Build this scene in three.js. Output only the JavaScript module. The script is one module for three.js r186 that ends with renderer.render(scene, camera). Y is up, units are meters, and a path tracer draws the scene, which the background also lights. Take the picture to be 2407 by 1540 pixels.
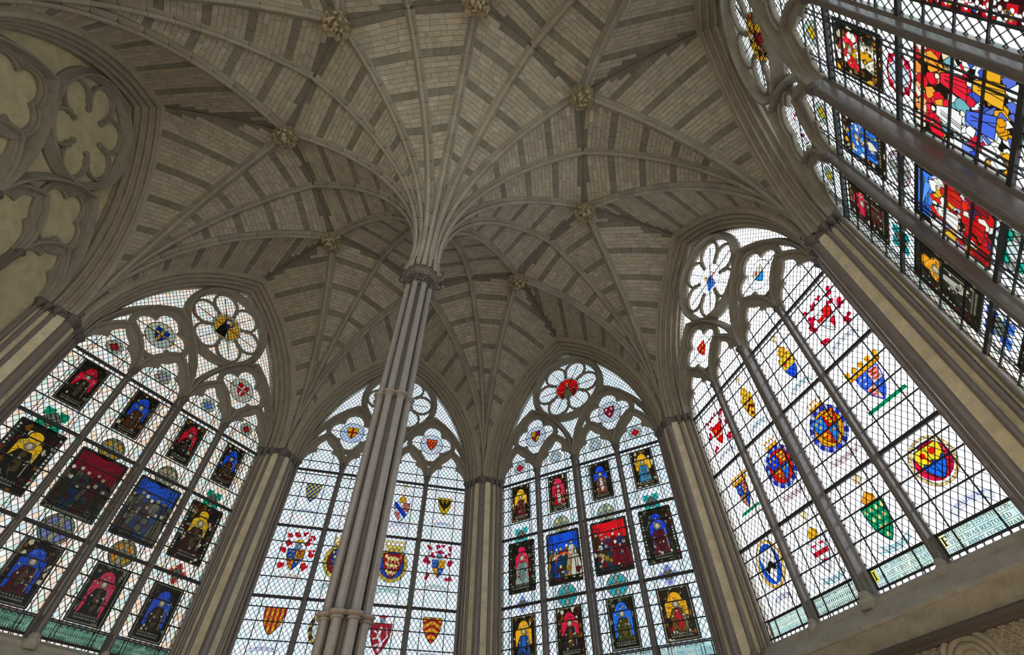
import * as THREE from 'three';
import { mergeGeometries, toCreasedNormals } from 'three/addons/utils/BufferGeometryUtils.js';

// ------------------------------------------------------------------ camera, sky, exposure
const FLOOR = -10.84;                                   // vault springing is y = 0 below, everything is lifted by LIFT
const LIFT = -FLOOR;
const scene = new THREE.Scene();
const W = 2407, H = 1540, F = 1128.38;
const camera = new THREE.PerspectiveCamera(2 * Math.atan(H / 2 / F) * 180 / Math.PI, W / H, 0.1, 200);
const EYE = new THREE.Vector3(-2.967, -9.188, -6.624);
const FW = new THREE.Vector3(0.078579, 0.737309, 0.670971), RT = new THREE.Vector3(-0.992307, -0.006742, 0.12362), UPV = new THREE.Vector3(-0.09567, 0.675522, -0.731106);
camera.position.copy(EYE).add(new THREE.Vector3(0, LIFT, 0));
camera.quaternion.setFromRotationMatrix(new THREE.Matrix4().makeBasis(RT, UPV, FW.clone().negate()));
scene.background = new THREE.Color().setRGB(0.93, 0.975, 1.0);
scene.backgroundIntensity = 1.3;
const sun = new THREE.DirectionalLight(new THREE.Color().setRGB(1, 0.89, 0.68), 40);      // stands behind the viewer and reaches the floor through the clear windows there
{ const a = 291 * Math.PI / 180, e = 56 * Math.PI / 180; sun.position.set(60 * Math.cos(a) * Math.cos(e), 60 * Math.sin(e), 60 * Math.sin(a) * Math.cos(e)); }
sun.castShadow = true; sun.shadow.mapSize.set(2048, 2048); sun.shadow.radius = 4;
Object.assign(sun.shadow.camera, { left: -14, right: 14, top: 18, bottom: -18, near: 10, far: 120 });
scene.add(sun, sun.target);
const renderer = new THREE.WebGLRenderer();
renderer.toneMapping = THREE.LinearToneMapping;
renderer.toneMappingExposure = 2.6;
renderer.shadowMap.enabled = true;

// ------------------------------------------------------------------ helpers
let seed = 7;
const rnd = () => { seed = (seed + 0x6d2b79f5) | 0; let t = Math.imul(seed ^ (seed >>> 15), 1 | seed); t = (t + Math.imul(t ^ (t >>> 7), 61 | t)) ^ t; return ((t ^ (t >>> 14)) >>> 0) / 4294967296; };
const rr = (a, b) => a + (b - a) * rnd();
const V = (x, y, z) => new THREE.Vector3(x, y, z);
const D = Math.PI / 180, lerp = (a, b, t) => a + (b - a) * t;
const project = (p) => { const d = p.clone().sub(EYE), z = d.dot(FW); return z < 0.2 ? null : [W / 2 + F * d.dot(RT) / z, H / 2 - F * d.dot(UPV) / z]; };
const onScreen = (p) => p && p[0] > 0 && p[0] < W && p[1] > 0 && p[1] < H;
const used = {};
function numbered(n) { const k = used[n] = (used[n] ?? -1) + 1; return k ? n + '_' + String(k).padStart(3, '0') : n; }
function add(o, parent, ud) {
  if (!parent) { o.name = numbered(o.name); scene.add(o); } else parent.add(o);
  if (ud) Object.assign(o.userData, ud);
  o.castShadow = o.receiveShadow = true;
  return o;
}
function mesh(name, geo, mat, parent, ud) { const m = new THREE.Mesh(geo, mat); m.name = name; return add(m, parent, ud); }
function group(name, parent, ud) { const g = new THREE.Group(); g.name = name; return add(g, parent, ud); }

class MB {                                             // faceted pieces with a colour each
  constructor() { this.p = []; this.c = []; this.u = []; }
  tri(a, b, c, col, ua, ub, uc) { this.p.push(a.x, a.y, a.z, b.x, b.y, b.z, c.x, c.y, c.z); for (let i = 0; i < 3; i++) this.c.push(...(col || [1, 1, 1])); this.u.push(...(ua || [a.x, a.y]), ...(ub || [b.x, b.y]), ...(uc || [c.x, c.y])); }
  quad(a, b, c, d, col, ua, ub, uc, ud) { this.tri(a, b, c, col, ua, ub, uc); this.tri(a, c, d, col, ua, uc, ud); }
  box(x0, y0, z0, x1, y1, z1, col) {
    const P = [V(x0, y0, z0), V(x1, y0, z0), V(x1, y1, z0), V(x0, y1, z0), V(x0, y0, z1), V(x1, y0, z1), V(x1, y1, z1), V(x0, y1, z1)];
    for (const [a, b, c, d] of [[0, 3, 2, 1], [4, 5, 6, 7], [0, 1, 5, 4], [2, 3, 7, 6], [1, 2, 6, 5], [0, 4, 7, 3]]) this.quad(P[a], P[b], P[c], P[d], col, ...[a, b, c, d].map((i) => [P[i].x + P[i].z, P[i].y + P[i].z * 0.3]));
    return this;
  }
  bar(ax, ay, bx, by, w, z0, z1, col) {               // flat strip from a to b in the wall plane
    const dx = bx - ax, dy = by - ay, l = Math.hypot(dx, dy) || 1, nx = -dy / l * w / 2, ny = dx / l * w / 2;
    const A = V(ax + nx, ay + ny, z1), B = V(ax - nx, ay - ny, z1), C = V(bx - nx, by - ny, z1), E2 = V(bx + nx, by + ny, z1), k = (v) => V(v.x, v.y, z0);
    this.quad(A, B, C, E2, col); this.quad(B, k(B), k(C), C, col); this.quad(E2, C.z === undefined ? C : k(E2), k(A), A, col);
    return this;
  }
  get n() { return this.p.length / 9; }
  geo() {
    const g = new THREE.BufferGeometry();
    g.setAttribute('position', new THREE.Float32BufferAttribute(this.p, 3));
    g.setAttribute('color', new THREE.Float32BufferAttribute(this.c, 3));
    g.setAttribute('uv', new THREE.Float32BufferAttribute(this.u, 2));
    g.computeVertexNormals();
    return g;
  }
}
// sweep: rows[i] = { o: origin, x: across, y: depth } ; profile [[a, b], ...]
function sweep(rows, profile, { closed = false, crease = 0.7, caps = true } = {}) {
  const n = profile.length, pos = [], uv = [], idx = [];
  let s = 0; const pl = [0]; for (let j = 1; j < n; j++) pl.push(pl[j - 1] + Math.hypot(profile[j][0] - profile[j - 1][0], profile[j][1] - profile[j - 1][1]));
  const R = closed ? [...rows, rows[0]] : rows;
  R.forEach((r, i) => {
    if (i) s += r.o.distanceTo(R[i - 1].o);
    profile.forEach(([a, b], j) => { const p = r.o.clone().addScaledVector(r.x, a).addScaledVector(r.y, b); pos.push(p.x, p.y, p.z); uv.push(s, pl[j]); });
  });
  for (let i = 0; i + 1 < R.length; i++) for (let j = 0; j + 1 < n; j++) { const a = i * n + j, b = a + 1, c = a + n, d = c + 1; idx.push(a, c, b, b, c, d); }
  if (caps && !closed) for (const [i, f] of [[0, 1], [R.length - 1, 0]]) for (let j = 1; j + 1 < n; j++) f ? idx.push(i * n, i * n + j, i * n + j + 1) : idx.push(i * n, i * n + j + 1, i * n + j);
  const g = new THREE.BufferGeometry();
  g.setAttribute('position', new THREE.Float32BufferAttribute(pos, 3)); g.setAttribute('uv', new THREE.Float32BufferAttribute(uv, 2)); g.setIndex(idx);
  return toCreasedNormals(g, crease);
}
function boxUV(g) {                                     // uv in metres by the face's main direction
  if (g.index) g = g.toNonIndexed();
  const p = g.attributes.position, uv = new Float32Array(p.count * 2), a = V(), b = V(), c = V(), n = V();
  for (let i = 0; i < p.count; i += 3) {
    a.fromBufferAttribute(p, i); b.fromBufferAttribute(p, i + 1); c.fromBufferAttribute(p, i + 2);
    n.copy(b).sub(a).cross(c.clone().sub(a)); const X = Math.abs(n.x), Y = Math.abs(n.y), Z = Math.abs(n.z);
    [a, b, c].forEach((q, j) => { const [u, v] = X >= Y && X >= Z ? [q.z, q.y] : Y >= Z ? [q.x, q.z] : [q.x, q.y]; uv[(i + j) * 2] = u; uv[(i + j) * 2 + 1] = v; });
  }
  g.setAttribute('uv', new THREE.BufferAttribute(uv, 2));
  return g;
}
const extrude = (shape, depth, bevel = 0, seg = 12) => boxUV(new THREE.ExtrudeGeometry(shape, { depth, bevelEnabled: bevel > 0, bevelSize: bevel, bevelThickness: bevel, bevelSegments: 2, curveSegments: seg }));
const lathe = (pts, seg = 20) => { const g = new THREE.LatheGeometry(pts.map(([x, y]) => new THREE.Vector2(x, y)), seg), p = g.attributes.position, u = g.attributes.uv; for (let i = 0; i < p.count; i++) u.setXY(i, u.getX(i) * 0.5, p.getY(i)); return g; };
const merge = (list) => mergeGeometries(list.map((g) => { const h = g.index ? g.toNonIndexed() : g.clone(); for (const k of Object.keys(h.attributes)) if (!['position', 'normal', 'uv'].includes(k)) h.deleteAttribute(k); if (!h.attributes.normal) h.computeVertexNormals(); return h; }));
const moved = (g, x, y, z, ry = 0) => { const h = g.clone(); if (ry) h.rotateY(ry); h.translate(x, y, z); return h; };

// ------------------------------------------------------------------ materials
function noiseTex(size, make, srgb) {
  const data = new Uint8Array(size * size * 4), oct = [];
  for (let o = 0; o < 6; o++) { const n = 4 << o, g = new Float32Array(n * n); for (let i = 0; i < n * n; i++) g[i] = rnd(); oct.push([n, g]); }
  const sample = (o, x, y) => { const [n, g] = oct[o], fx = x * n, fy = y * n, i = Math.floor(fx), j = Math.floor(fy), u = fx - i, v = fy - j, at = (a, b) => g[((b % n + n) % n) * n + ((a % n + n) % n)], s = u * u * (3 - 2 * u), t = v * v * (3 - 2 * v); return lerp(lerp(at(i, j), at(i + 1, j), s), lerp(at(i, j + 1), at(i + 1, j + 1), s), t); };
  for (let y = 0; y < size; y++) for (let x = 0; x < size; x++) { const k = (y * size + x) * 4, c = make((o) => sample(o, x / size, y / size), x, y); data[k] = c[0]; data[k + 1] = c[1]; data[k + 2] = c[2]; data[k + 3] = 255; }
  const t = new THREE.DataTexture(data, size, size); t.wrapS = t.wrapT = THREE.RepeatWrapping; t.magFilter = THREE.LinearFilter; t.minFilter = THREE.LinearMipmapLinearFilter; t.generateMipmaps = true; if (srgb) t.colorSpace = THREE.SRGBColorSpace; t.needsUpdate = true;
  return t;
}
const grain = noiseTex(512, (s) => { const m = 0.45 * s(1) + 0.3 * s(3) + 0.25 * s(5), v = 218 + 26 * (m - 0.5) * 2, w = s(2) - 0.5; return [v + 5 * w, v, v - 7 * w].map((q) => Math.max(120, Math.min(255, q))); }, true);
const rough = noiseTex(512, (s) => { const v = 130 + 90 * (s(4) - 0.5) + 110 * (s(5) - 0.5); return [v, v, v]; }, false);
const marble = noiseTex(512, (s) => { const m = Math.abs(s(2) - 0.5) * 2, f = s(5), v = 218 + 14 * m + 16 * (f - 0.5); return [v + 4, v, v - 2]; }, true);
const tex = (t, r) => { const c = t.clone(); c.repeat.set(r, r); c.needsUpdate = true; return c; };
const g1 = tex(grain, 0.7), r1 = tex(rough, 1.6), m1 = tex(marble, 0.8);
const stone = (r, g, b, o = {}) => new THREE.MeshStandardMaterial({ color: new THREE.Color().setRGB(r, g, b), map: g1, bumpMap: r1, bumpScale: 0.006, roughness: 0.88, ...o });
const M = {
  web: stone(1, 1, 1, { vertexColors: true, bumpScale: 0.004 }),
  bed: stone(0.21, 0.19, 0.145),
  rib: stone(1, 1, 1, { vertexColors: true }),
  ribplain: stone(0.36, 0.325, 0.255),
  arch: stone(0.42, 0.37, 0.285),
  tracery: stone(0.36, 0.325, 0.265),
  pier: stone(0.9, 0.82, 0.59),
  wall: stone(0.52, 0.47, 0.36),
  sill: stone(0.58, 0.55, 0.47),
  plaster: stone(0.68, 0.61, 0.39, { bumpScale: 0.002 }),
  marble: new THREE.MeshStandardMaterial({ color: new THREE.Color().setRGB(0.24, 0.215, 0.2), map: m1, roughness: 0.3 }),
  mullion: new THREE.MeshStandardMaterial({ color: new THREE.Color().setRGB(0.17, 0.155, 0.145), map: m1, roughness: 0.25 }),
  pillar: new THREE.MeshStandardMaterial({ color: new THREE.Color().setRGB(0.3, 0.29, 0.28), map: m1, roughness: 0.2 }),
  capital: new THREE.MeshStandardMaterial({ color: new THREE.Color().setRGB(0.13, 0.115, 0.105), map: m1, roughness: 0.5 }),
  boss: stone(0.54, 0.44, 0.27, { roughness: 0.6 }),
  iron: new THREE.MeshStandardMaterial({ color: new THREE.Color().setRGB(0.03, 0.03, 0.032), roughness: 0.6 }),
  lead: new THREE.MeshStandardMaterial({ color: new THREE.Color().setRGB(0.05, 0.052, 0.055), roughness: 0.6 }),
  floor: stone(0.4, 0.32, 0.24, { roughness: 0.5 }),
};

// ------------------------------------------------------------------ lines of the vault (plan: x = r cos, z = r sin; corner k at 45k degrees)
const RC = 9.0, RB = 4.914;
const pol = (r, a, y) => V(r * Math.cos(a), y, r * Math.sin(a));
const cornerAz = (k) => k * 45 * D, bayAz = (k) => (k + 0.5) * 45 * D;
class Arc {                                             // an arc in the upright plane through P0 towards P1; h is measured along it
  constructor(P0, P1, cx, cy, R, f0, f1) { this.P0 = P0.clone().setY(0); this.t = P1.clone().sub(P0).setY(0).normalize(); Object.assign(this, { cx, cy, R, f0, f1 }); this.across = V(-this.t.z, 0, this.t.x); this.len = R * Math.abs(f1 - f0); }
  at(u, out = 0) { const f = lerp(this.f0, this.f1, u), h = this.cx + (this.R + out) * Math.cos(f); return this.P0.clone().addScaledVector(this.t, h).setY(this.cy + (this.R + out) * Math.sin(f)); }
  inward(u) { const f = lerp(this.f0, this.f1, u); return this.t.clone().multiplyScalar(-Math.cos(f)).setY(-Math.sin(f)); }
}
const O = V(0, 0, 0), PI = Math.PI;
const ribOA = (k) => new Arc(O, pol(9, cornerAz(k), 0), 5.6, 1.0, 5.22, PI + 0.17, Math.acos(-1.025 / 5.22));
const ribOB = (k) => new Arc(O, pol(9, bayAz(k), 0), 5.12, 1.12, 4.77, PI + 0.21, Math.acos(-0.206 / 4.77));
const ribCA = (k) => new Arc(O, pol(9, cornerAz(k), 0), 2.57, 0.0, 6.46, 0.012, Math.acos(2.005 / 6.46));
const ribCB = (k, c) => new Arc(pol(RB, bayAz(k), 0), pol(RC, cornerAz(c), 0), -0.9, 0.1, 5.73, 0.004, Math.acos(0.9 / 5.73));

const ceiling = group('ceiling', null, { kind: 'structure' });
ceiling.position.y = LIFT;
const RIBP = [[-0.14, -0.24], [-0.14, -0.165], [-0.115, -0.15], [-0.1, -0.12], [-0.066, -0.108], [-0.046, -0.085], [-0.062, -0.06], [-0.062, -0.035], [-0.042, -0.01], [-0.015, 0.004], [0.015, 0.004], [0.042, -0.01], [0.062, -0.035], [0.062, -0.06], [0.046, -0.085], [0.066, -0.108], [0.1, -0.12], [0.115, -0.15], [0.14, -0.165], [0.14, -0.24]];
function tint(g, c) { const n = g.attributes.position.count, a = new Float32Array(n * 3); for (let i = 0; i < n; i++) a.set(c, i * 3); g.setAttribute('color', new THREE.BufferAttribute(a, 3)); return g; }
const voussoirs = [];
function makeRib(arc, u0, u1) {
  const n = Math.max(4, Math.round(arc.len * (u1 - u0) / 0.56)), parts = [], joint = [];
  for (let i = 0; i <= n * 3; i++) { const u = lerp(u0, u1, i / n / 3); joint.push({ o: arc.at(u, 0.008), x: arc.across.clone().multiplyScalar(0.97), y: arc.inward(u) }); }
  const core = tint(sweep(joint, RIBP), [0.17, 0.15, 0.115]);
  const rib = mesh('rib', core, M.rib, ceiling);
  for (let i = 0; i < n; i++) {
    const a = lerp(u0, u1, i / n), b = lerp(u0, u1, (i + 1) / n), e = 0.0035 / arc.len, rows = [];
    for (let j = 0; j <= 3; j++) { const u = lerp(a + e, b - e, j / 3); rows.push({ o: arc.at(u), x: arc.across, y: arc.inward(u) }); }
    const t = rr(0.86, 1.12), w = rr(-0.012, 0.012), g = tint(sweep(rows, RIBP), [0.37 * t + w, 0.333 * t, 0.262 * t - w]);
    const A = project(arc.at(a)), B = project(arc.at(b));
    const size = onScreen(A) || onScreen(B) ? (A && B ? Math.hypot(A[0] - B[0], A[1] - B[1]) : 0) : 0;
    voussoirs.push({ rib, g, size });
  }
  return rib;
}
for (let k = 0; k < 8; k++) { makeRib(ribOA(k), 0, 1); makeRib(ribOB(k), 0, 0.985); makeRib(ribCA(k), 0, 1); makeRib(ribCB(k, k), 0, 0.985); makeRib(ribCB(k, k + 1), 0, 0.985); }
voussoirs.sort((a, b) => b.size - a.size);
const restByRib = new Map();
voussoirs.forEach((v, i) => { if (i < 300 && v.size > 8) mesh('voussoir', v.g, M.rib, v.rib); else restByRib.set(v.rib, [...(restByRib.get(v.rib) || []), v.g]); });
for (const [rib, list] of restByRib) rib.geometry = mergeGeometries([rib.geometry, ...list]);

// ------------------------------------------------------------------ the wall arch (in a wall's own axes: x along, y up, z into the room; z = 0 at the glass)
const DG = 8.88, ASP = 2.95, AC = 3.0, AR = 5.95, APEX = Math.acos(AC / AR);
const wallTurn = (k) => Math.atan2(-Math.cos(bayAz(k)), -Math.sin(bayAz(k)));
const toRoom = (k, s, y, z) => { const a = bayAz(k), d = DG - z; return V(Math.cos(a) * d - Math.sin(a) * s, y, Math.sin(a) * d + Math.cos(a) * s); };
const archPt = (side, u, off = 0) => { const f = APEX * u; return [side * (-AC + (AR + off) * Math.cos(f)), (AR + off) * Math.sin(f)]; };    // side = +1 the right half
const outerApex = (off) => Math.acos(AC / (AR + off));

// ------------------------------------------------------------------ vault webs
const WEB = 0.17;
const stones = [], flaked = pol(RB - 0.15, bayAz(4) - 0.06, 5.8);      // white paint still clings to a few stones beside one boss
function webCell(P, Q, lenP, lenQ, bulge, skew, tone) {
  const bed = new MB(), up = (u, v) => {
    const a = P(u), b = Q(u), p = a.clone().lerp(b, v), w = a.distanceTo(b);
    const c = bulge * w * 4 * v * (1 - v); return p.add(V(0, c * 0.8, 0).addScaledVector(p.clone().setY(0).normalize(), bulge > 0 ? c * tone : 0));
  };
  const normal = (u, v) => { const e = 0.01, a = up(Math.min(1, u + e), v).sub(up(Math.max(0, u - e), v)), b = up(u, Math.min(1, v + e)).sub(up(u, Math.max(0, v - e))), n = a.cross(b).normalize(); return n.y > 0 ? n.negate() : n; };
  const NU = 22, NV = 6;
  for (let i = 0; i < NU; i++) for (let j = 0; j < NV; j++) { const q = (a, b) => up(a / NU, b / NV).addScaledVector(normal(a / NU, b / NV), -0.016); bed.quad(q(i, j), q(i + 1, j), q(i + 1, j + 1), q(i, j + 1), null, [i * 0.3, j * 0.2], [i * 0.3 + 0.3, j * 0.2], [i * 0.3 + 0.3, j * 0.2 + 0.2], [i * 0.3, j * 0.2 + 0.2]); }
  const cell = mesh('vault_web', bed.geo(), M.bed, ceiling);
  const len = (v) => lerp(lenP, lenQ, v), lmax = Math.max(lenP, lenQ) + Math.abs(skew);
  let L = 0.5, course = Math.floor(rr(0, 3));
  while (L < lmax) {
    const dark = course % 7 === 6, th = dark ? 0.2 : 0.132;
    const um = (L + th / 2) / len(0.5); const w = P(Math.min(1, um)).distanceTo(Q(Math.min(1, um)));
    if (w > 0.12) {
      const n = Math.max(1, Math.round(w / (dark ? 0.46 : 0.4))); let cuts = [0]; const ph = rr(-0.5, 0.5);
      for (let i = 1; i < n; i++) cuts.push((i + ph * 0.5 + rr(-0.12, 0.12)) / n); cuts.push(1);
      for (let i = 0; i < n; i++) {
        const gv = 0.005 / w, v0 = cuts[i] + gv, v1 = cuts[i + 1] - gv, gu = 0.0045; if (v1 - v0 < 0.02) continue;
        const U = (l, v) => (l + skew * (v - 0.5)) / len(v);
        const us = [U(L + gu, v0), U(L + gu, v1), U(L + th - gu, v1), U(L + th - gu, v0)];
        if (Math.max(...us) > 0.992 || Math.min(...us) < 0.02) continue;
        const q = [up(us[0], v0), up(us[1], v1), up(us[2], v1), up(us[3], v0)];
        const nn = normal((us[0] + us[2]) / 2, (v0 + v1) / 2), lift = rr(0, 0.004), top = q.map((p) => p.clone().addScaledVector(nn, lift)), base = q.map((p) => p.clone().addScaledVector(nn, -0.02));
        const flake = !dark && q[0].distanceTo(flaked) < 0.85 && rnd() < 0.16, t = flake ? 1.45 : rr(0.88, 1.1), w2 = rr(-0.016, 0.016), col = dark ? [0.245 * t + w2 * 0.6, 0.222 * t, 0.168 * t - w2 * 0.6] : [0.475 * t + w2, 0.424 * t, 0.328 * t - w2];
        stones.push({ cell, top, base, col, uv: [L * 1.0 + rr(0, 3), v0 * w], th, w: (v1 - v0) * w, c: q[0].clone().lerp(q[2], 0.5), nn });
      }
    }
    L += th; course++;
  }
}
function stoneInto(mb, s) {
  const [u, v] = s.uv, uv = [[u, v], [u, v + s.w], [u + s.th, v + s.w], [u + s.th, v]], T = s.top, B = s.base;
  const flip = T[1].clone().sub(T[0]).cross(T[2].clone().sub(T[0])).dot(s.nn) < 0, o = flip ? [3, 2, 1, 0] : [0, 1, 2, 3];
  mb.quad(T[o[0]], T[o[1]], T[o[2]], T[o[3]], s.col, ...o.map((i) => uv[i]));
  for (let i = 0; i < 4; i++) { const a = o[i], b = o[(i + 1) % 4]; mb.quad(T[b], T[a], B[a], B[b], s.col, uv[b], uv[a], uv[a], uv[b]); }
}
const meet = (arc, end) => { const d = end.clone().sub(arc.at(1, WEB)); return (u) => arc.at(u, WEB).addScaledVector(d, Math.pow(u, 5)); };
const topA = (k) => { const a = ribOA(k).at(1, WEB), b = ribCA(k).at(1, WEB); return a.lerp(b, 0.5); };
const topB = (k) => { const a = ribOB(k).at(1, WEB), b = ribCB(k, k).at(1, WEB), r = pol(RB, bayAz(k), 0); r.y = (a.y + 2 * b.y) / 3 + 0.04; return r; };
for (let k = 0; k < 8; k++) {
  for (const c of [k, k + 1]) {
    const A1 = topA(c), B1 = topB(k);
    const oa = ribOA(c), ob = ribOB(k), ca = ribCA(c), cb = ribCB(k, c), side = c === k ? -1 : 1;
    webCell(meet(oa, A1), meet(ob, B1), oa.len, ob.len, 0.02, 0.16, 0);
    webCell(meet(ca, A1), meet(cb, B1), ca.len, cb.len, 0.02, -0.16, 0);
    const off = 0.42, fa = outerApex(off);
    const wallRib = (u) => { const f = fa * u; return toRoom(k, side * (-AC + (AR + off) * Math.cos(f)), (AR + off) * Math.sin(f), 0.6); };
    webCell(wallRib, meet(cb, B1), (AR + off) * fa, cb.len, 0.05, 0.1, 0.3);
  }
}
for (const s of stones) { const p = s.top.map(project); s.size = p.every(onScreen) && s.nn.dot(s.c.clone().sub(EYE)) < 0 ? Math.abs((p[2][0] - p[0][0]) * (p[3][1] - p[1][1]) - (p[3][0] - p[1][0]) * (p[2][1] - p[0][1])) / 2 : 0; }
stones.sort((a, b) => b.size - a.size);
const stuffByCell = new Map();
stones.forEach((s, i) => {
  if (i < 300) { const mb = new MB(); stoneInto(mb, s); mesh('stone', mb.geo(), M.web, s.cell); return; }
  if (!stuffByCell.has(s.cell)) stuffByCell.set(s.cell, new MB());
  stoneInto(stuffByCell.get(s.cell), s);
});
for (const [cell, mb] of stuffByCell) mesh('stone_courses', mb.geo(), M.web, cell, { kind: 'stuff' });
{ // a roof slab keeps the sky out above the vault
  const g = new THREE.CylinderGeometry(10.4, 10.4, 0.3, 8); g.rotateY(PI / 8 + PI / 8); g.translate(0, 6.9, 0); mesh('roof_slab', boxUV(g), M.wall, ceiling);
}

// ------------------------------------------------------------------ roof bosses: carved leaf balls where three ribs meet
function leafGeo() {                                    // a fleshy lobed leaf that rises from its stalk and curls over at the tip
  const N = 9, K = 6, pos = [], idx = [], uv = [];
  for (let i = 0; i <= N; i++) { const t = i / N, f = t * 2.5, w = 0.062 * Math.sin(PI * (0.12 + 0.85 * t)) * (1 + 0.3 * Math.cos(t * 15)), x = 0.075 * Math.sin(f) + 0.03 * t, y = -0.075 * (1 - Math.cos(f)); for (let j = 0; j <= K; j++) { const v = j / K * 2 - 1, up = 0.03 * (1 - v * v) - 0.012 * Math.abs(Math.sin(v * 6)); pos.push(x + up * Math.sin(f) * 0.5, y - up * Math.cos(f), v * w); uv.push(t * 0.2, v * 0.1); } }
  for (let i = 0; i < N; i++) for (let j = 0; j < K; j++) { const p = i * (K + 1) + j, q = p + K + 1; idx.push(p, p + 1, q, p + 1, q + 1, q); }
  const g = new THREE.BufferGeometry(); g.setAttribute('position', new THREE.Float32BufferAttribute(pos, 3)); g.setAttribute('uv', new THREE.Float32BufferAttribute(uv, 2)); g.setIndex(idx); g.computeVertexNormals(); return g;
}
const leaf = leafGeo(), bead = new THREE.IcosahedronGeometry(0.024, 1);
const bossCore = lathe([[0, -0.05], [0.05, -0.045], [0.09, -0.01], [0.11, 0.05], [0.12, 0.1], [0.16, 0.16], [0.16, 0.3], [0, 0.3]], 20);
const bossHole = lathe([[0, -0.02], [0.03, -0.022], [0.045, -0.04], [0.06, -0.03], [0.066, 0.0], [0.03, 0.02]], 14);
const bossLabels = {
  0: 'carved leaf boss left of the pillar capital, above the saints window on the left', 2: 'carved leaf boss right of the pillar capital, lowest of the vault bosses',
  3: 'carved leaf boss right of the springing ribs, above the large heraldic window', 4: 'carved leaf boss high on the right with flaking white paint beside it',
  5: 'carved leaf boss cut off by the top edge, right of the middle', 6: 'large carved leaf boss at the top edge, left of the middle',
  7: 'carved leaf boss with a dark hollow centre, nearest the blind tracery on the left', 1: 'carved leaf boss hidden behind the central pillar capital' };
for (let k = 0; k < 8; k++) {
  const b = group('roof_boss', null, { label: bossLabels[k], category: 'boss', group: 'carved bosses of the vault' }), p = pol(RB, bayAz(k), 5.66);
  b.position.set(p.x, p.y + LIFT, p.z); b.rotation.y = rr(0, 6); b.scale.setScalar(1.3);
  mesh('boss_core', bossCore, M.boss, b); mesh('hollow', moved(bossHole, 0, -0.12, 0), M.boss, b);
  for (const [n, r, y, tilt] of [[11, 0.17, 0.06, 0.5], [10, 0.16, -0.02, 0.15], [8, 0.115, -0.085, -0.3], [5, 0.07, -0.12, -0.7]]) for (let i = 0; i < n; i++) {
    const l = mesh('leaf', leaf, M.boss, b), a = (i + (n % 2 ? 0.5 : 0)) / n * 2 * PI + rr(-0.12, 0.12);
    l.rotation.set(rr(-0.5, 0.5), -a + rr(-0.4, 0.4), tilt + rr(-0.25, 0.25), 'YXZ'); l.position.set(r * Math.cos(a), y + rr(-0.02, 0.02), r * Math.sin(a)); l.scale.setScalar(rr(0.75, 1.1));
  }
  for (let i = 0; i < 16; i++) { const a = rr(0, 6.3), r = rr(0.06, 0.2), m = mesh('bead', bead, M.boss, b); m.position.set(r * Math.cos(a), -0.15 + r * 0.75, r * Math.sin(a)); }
}

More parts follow.
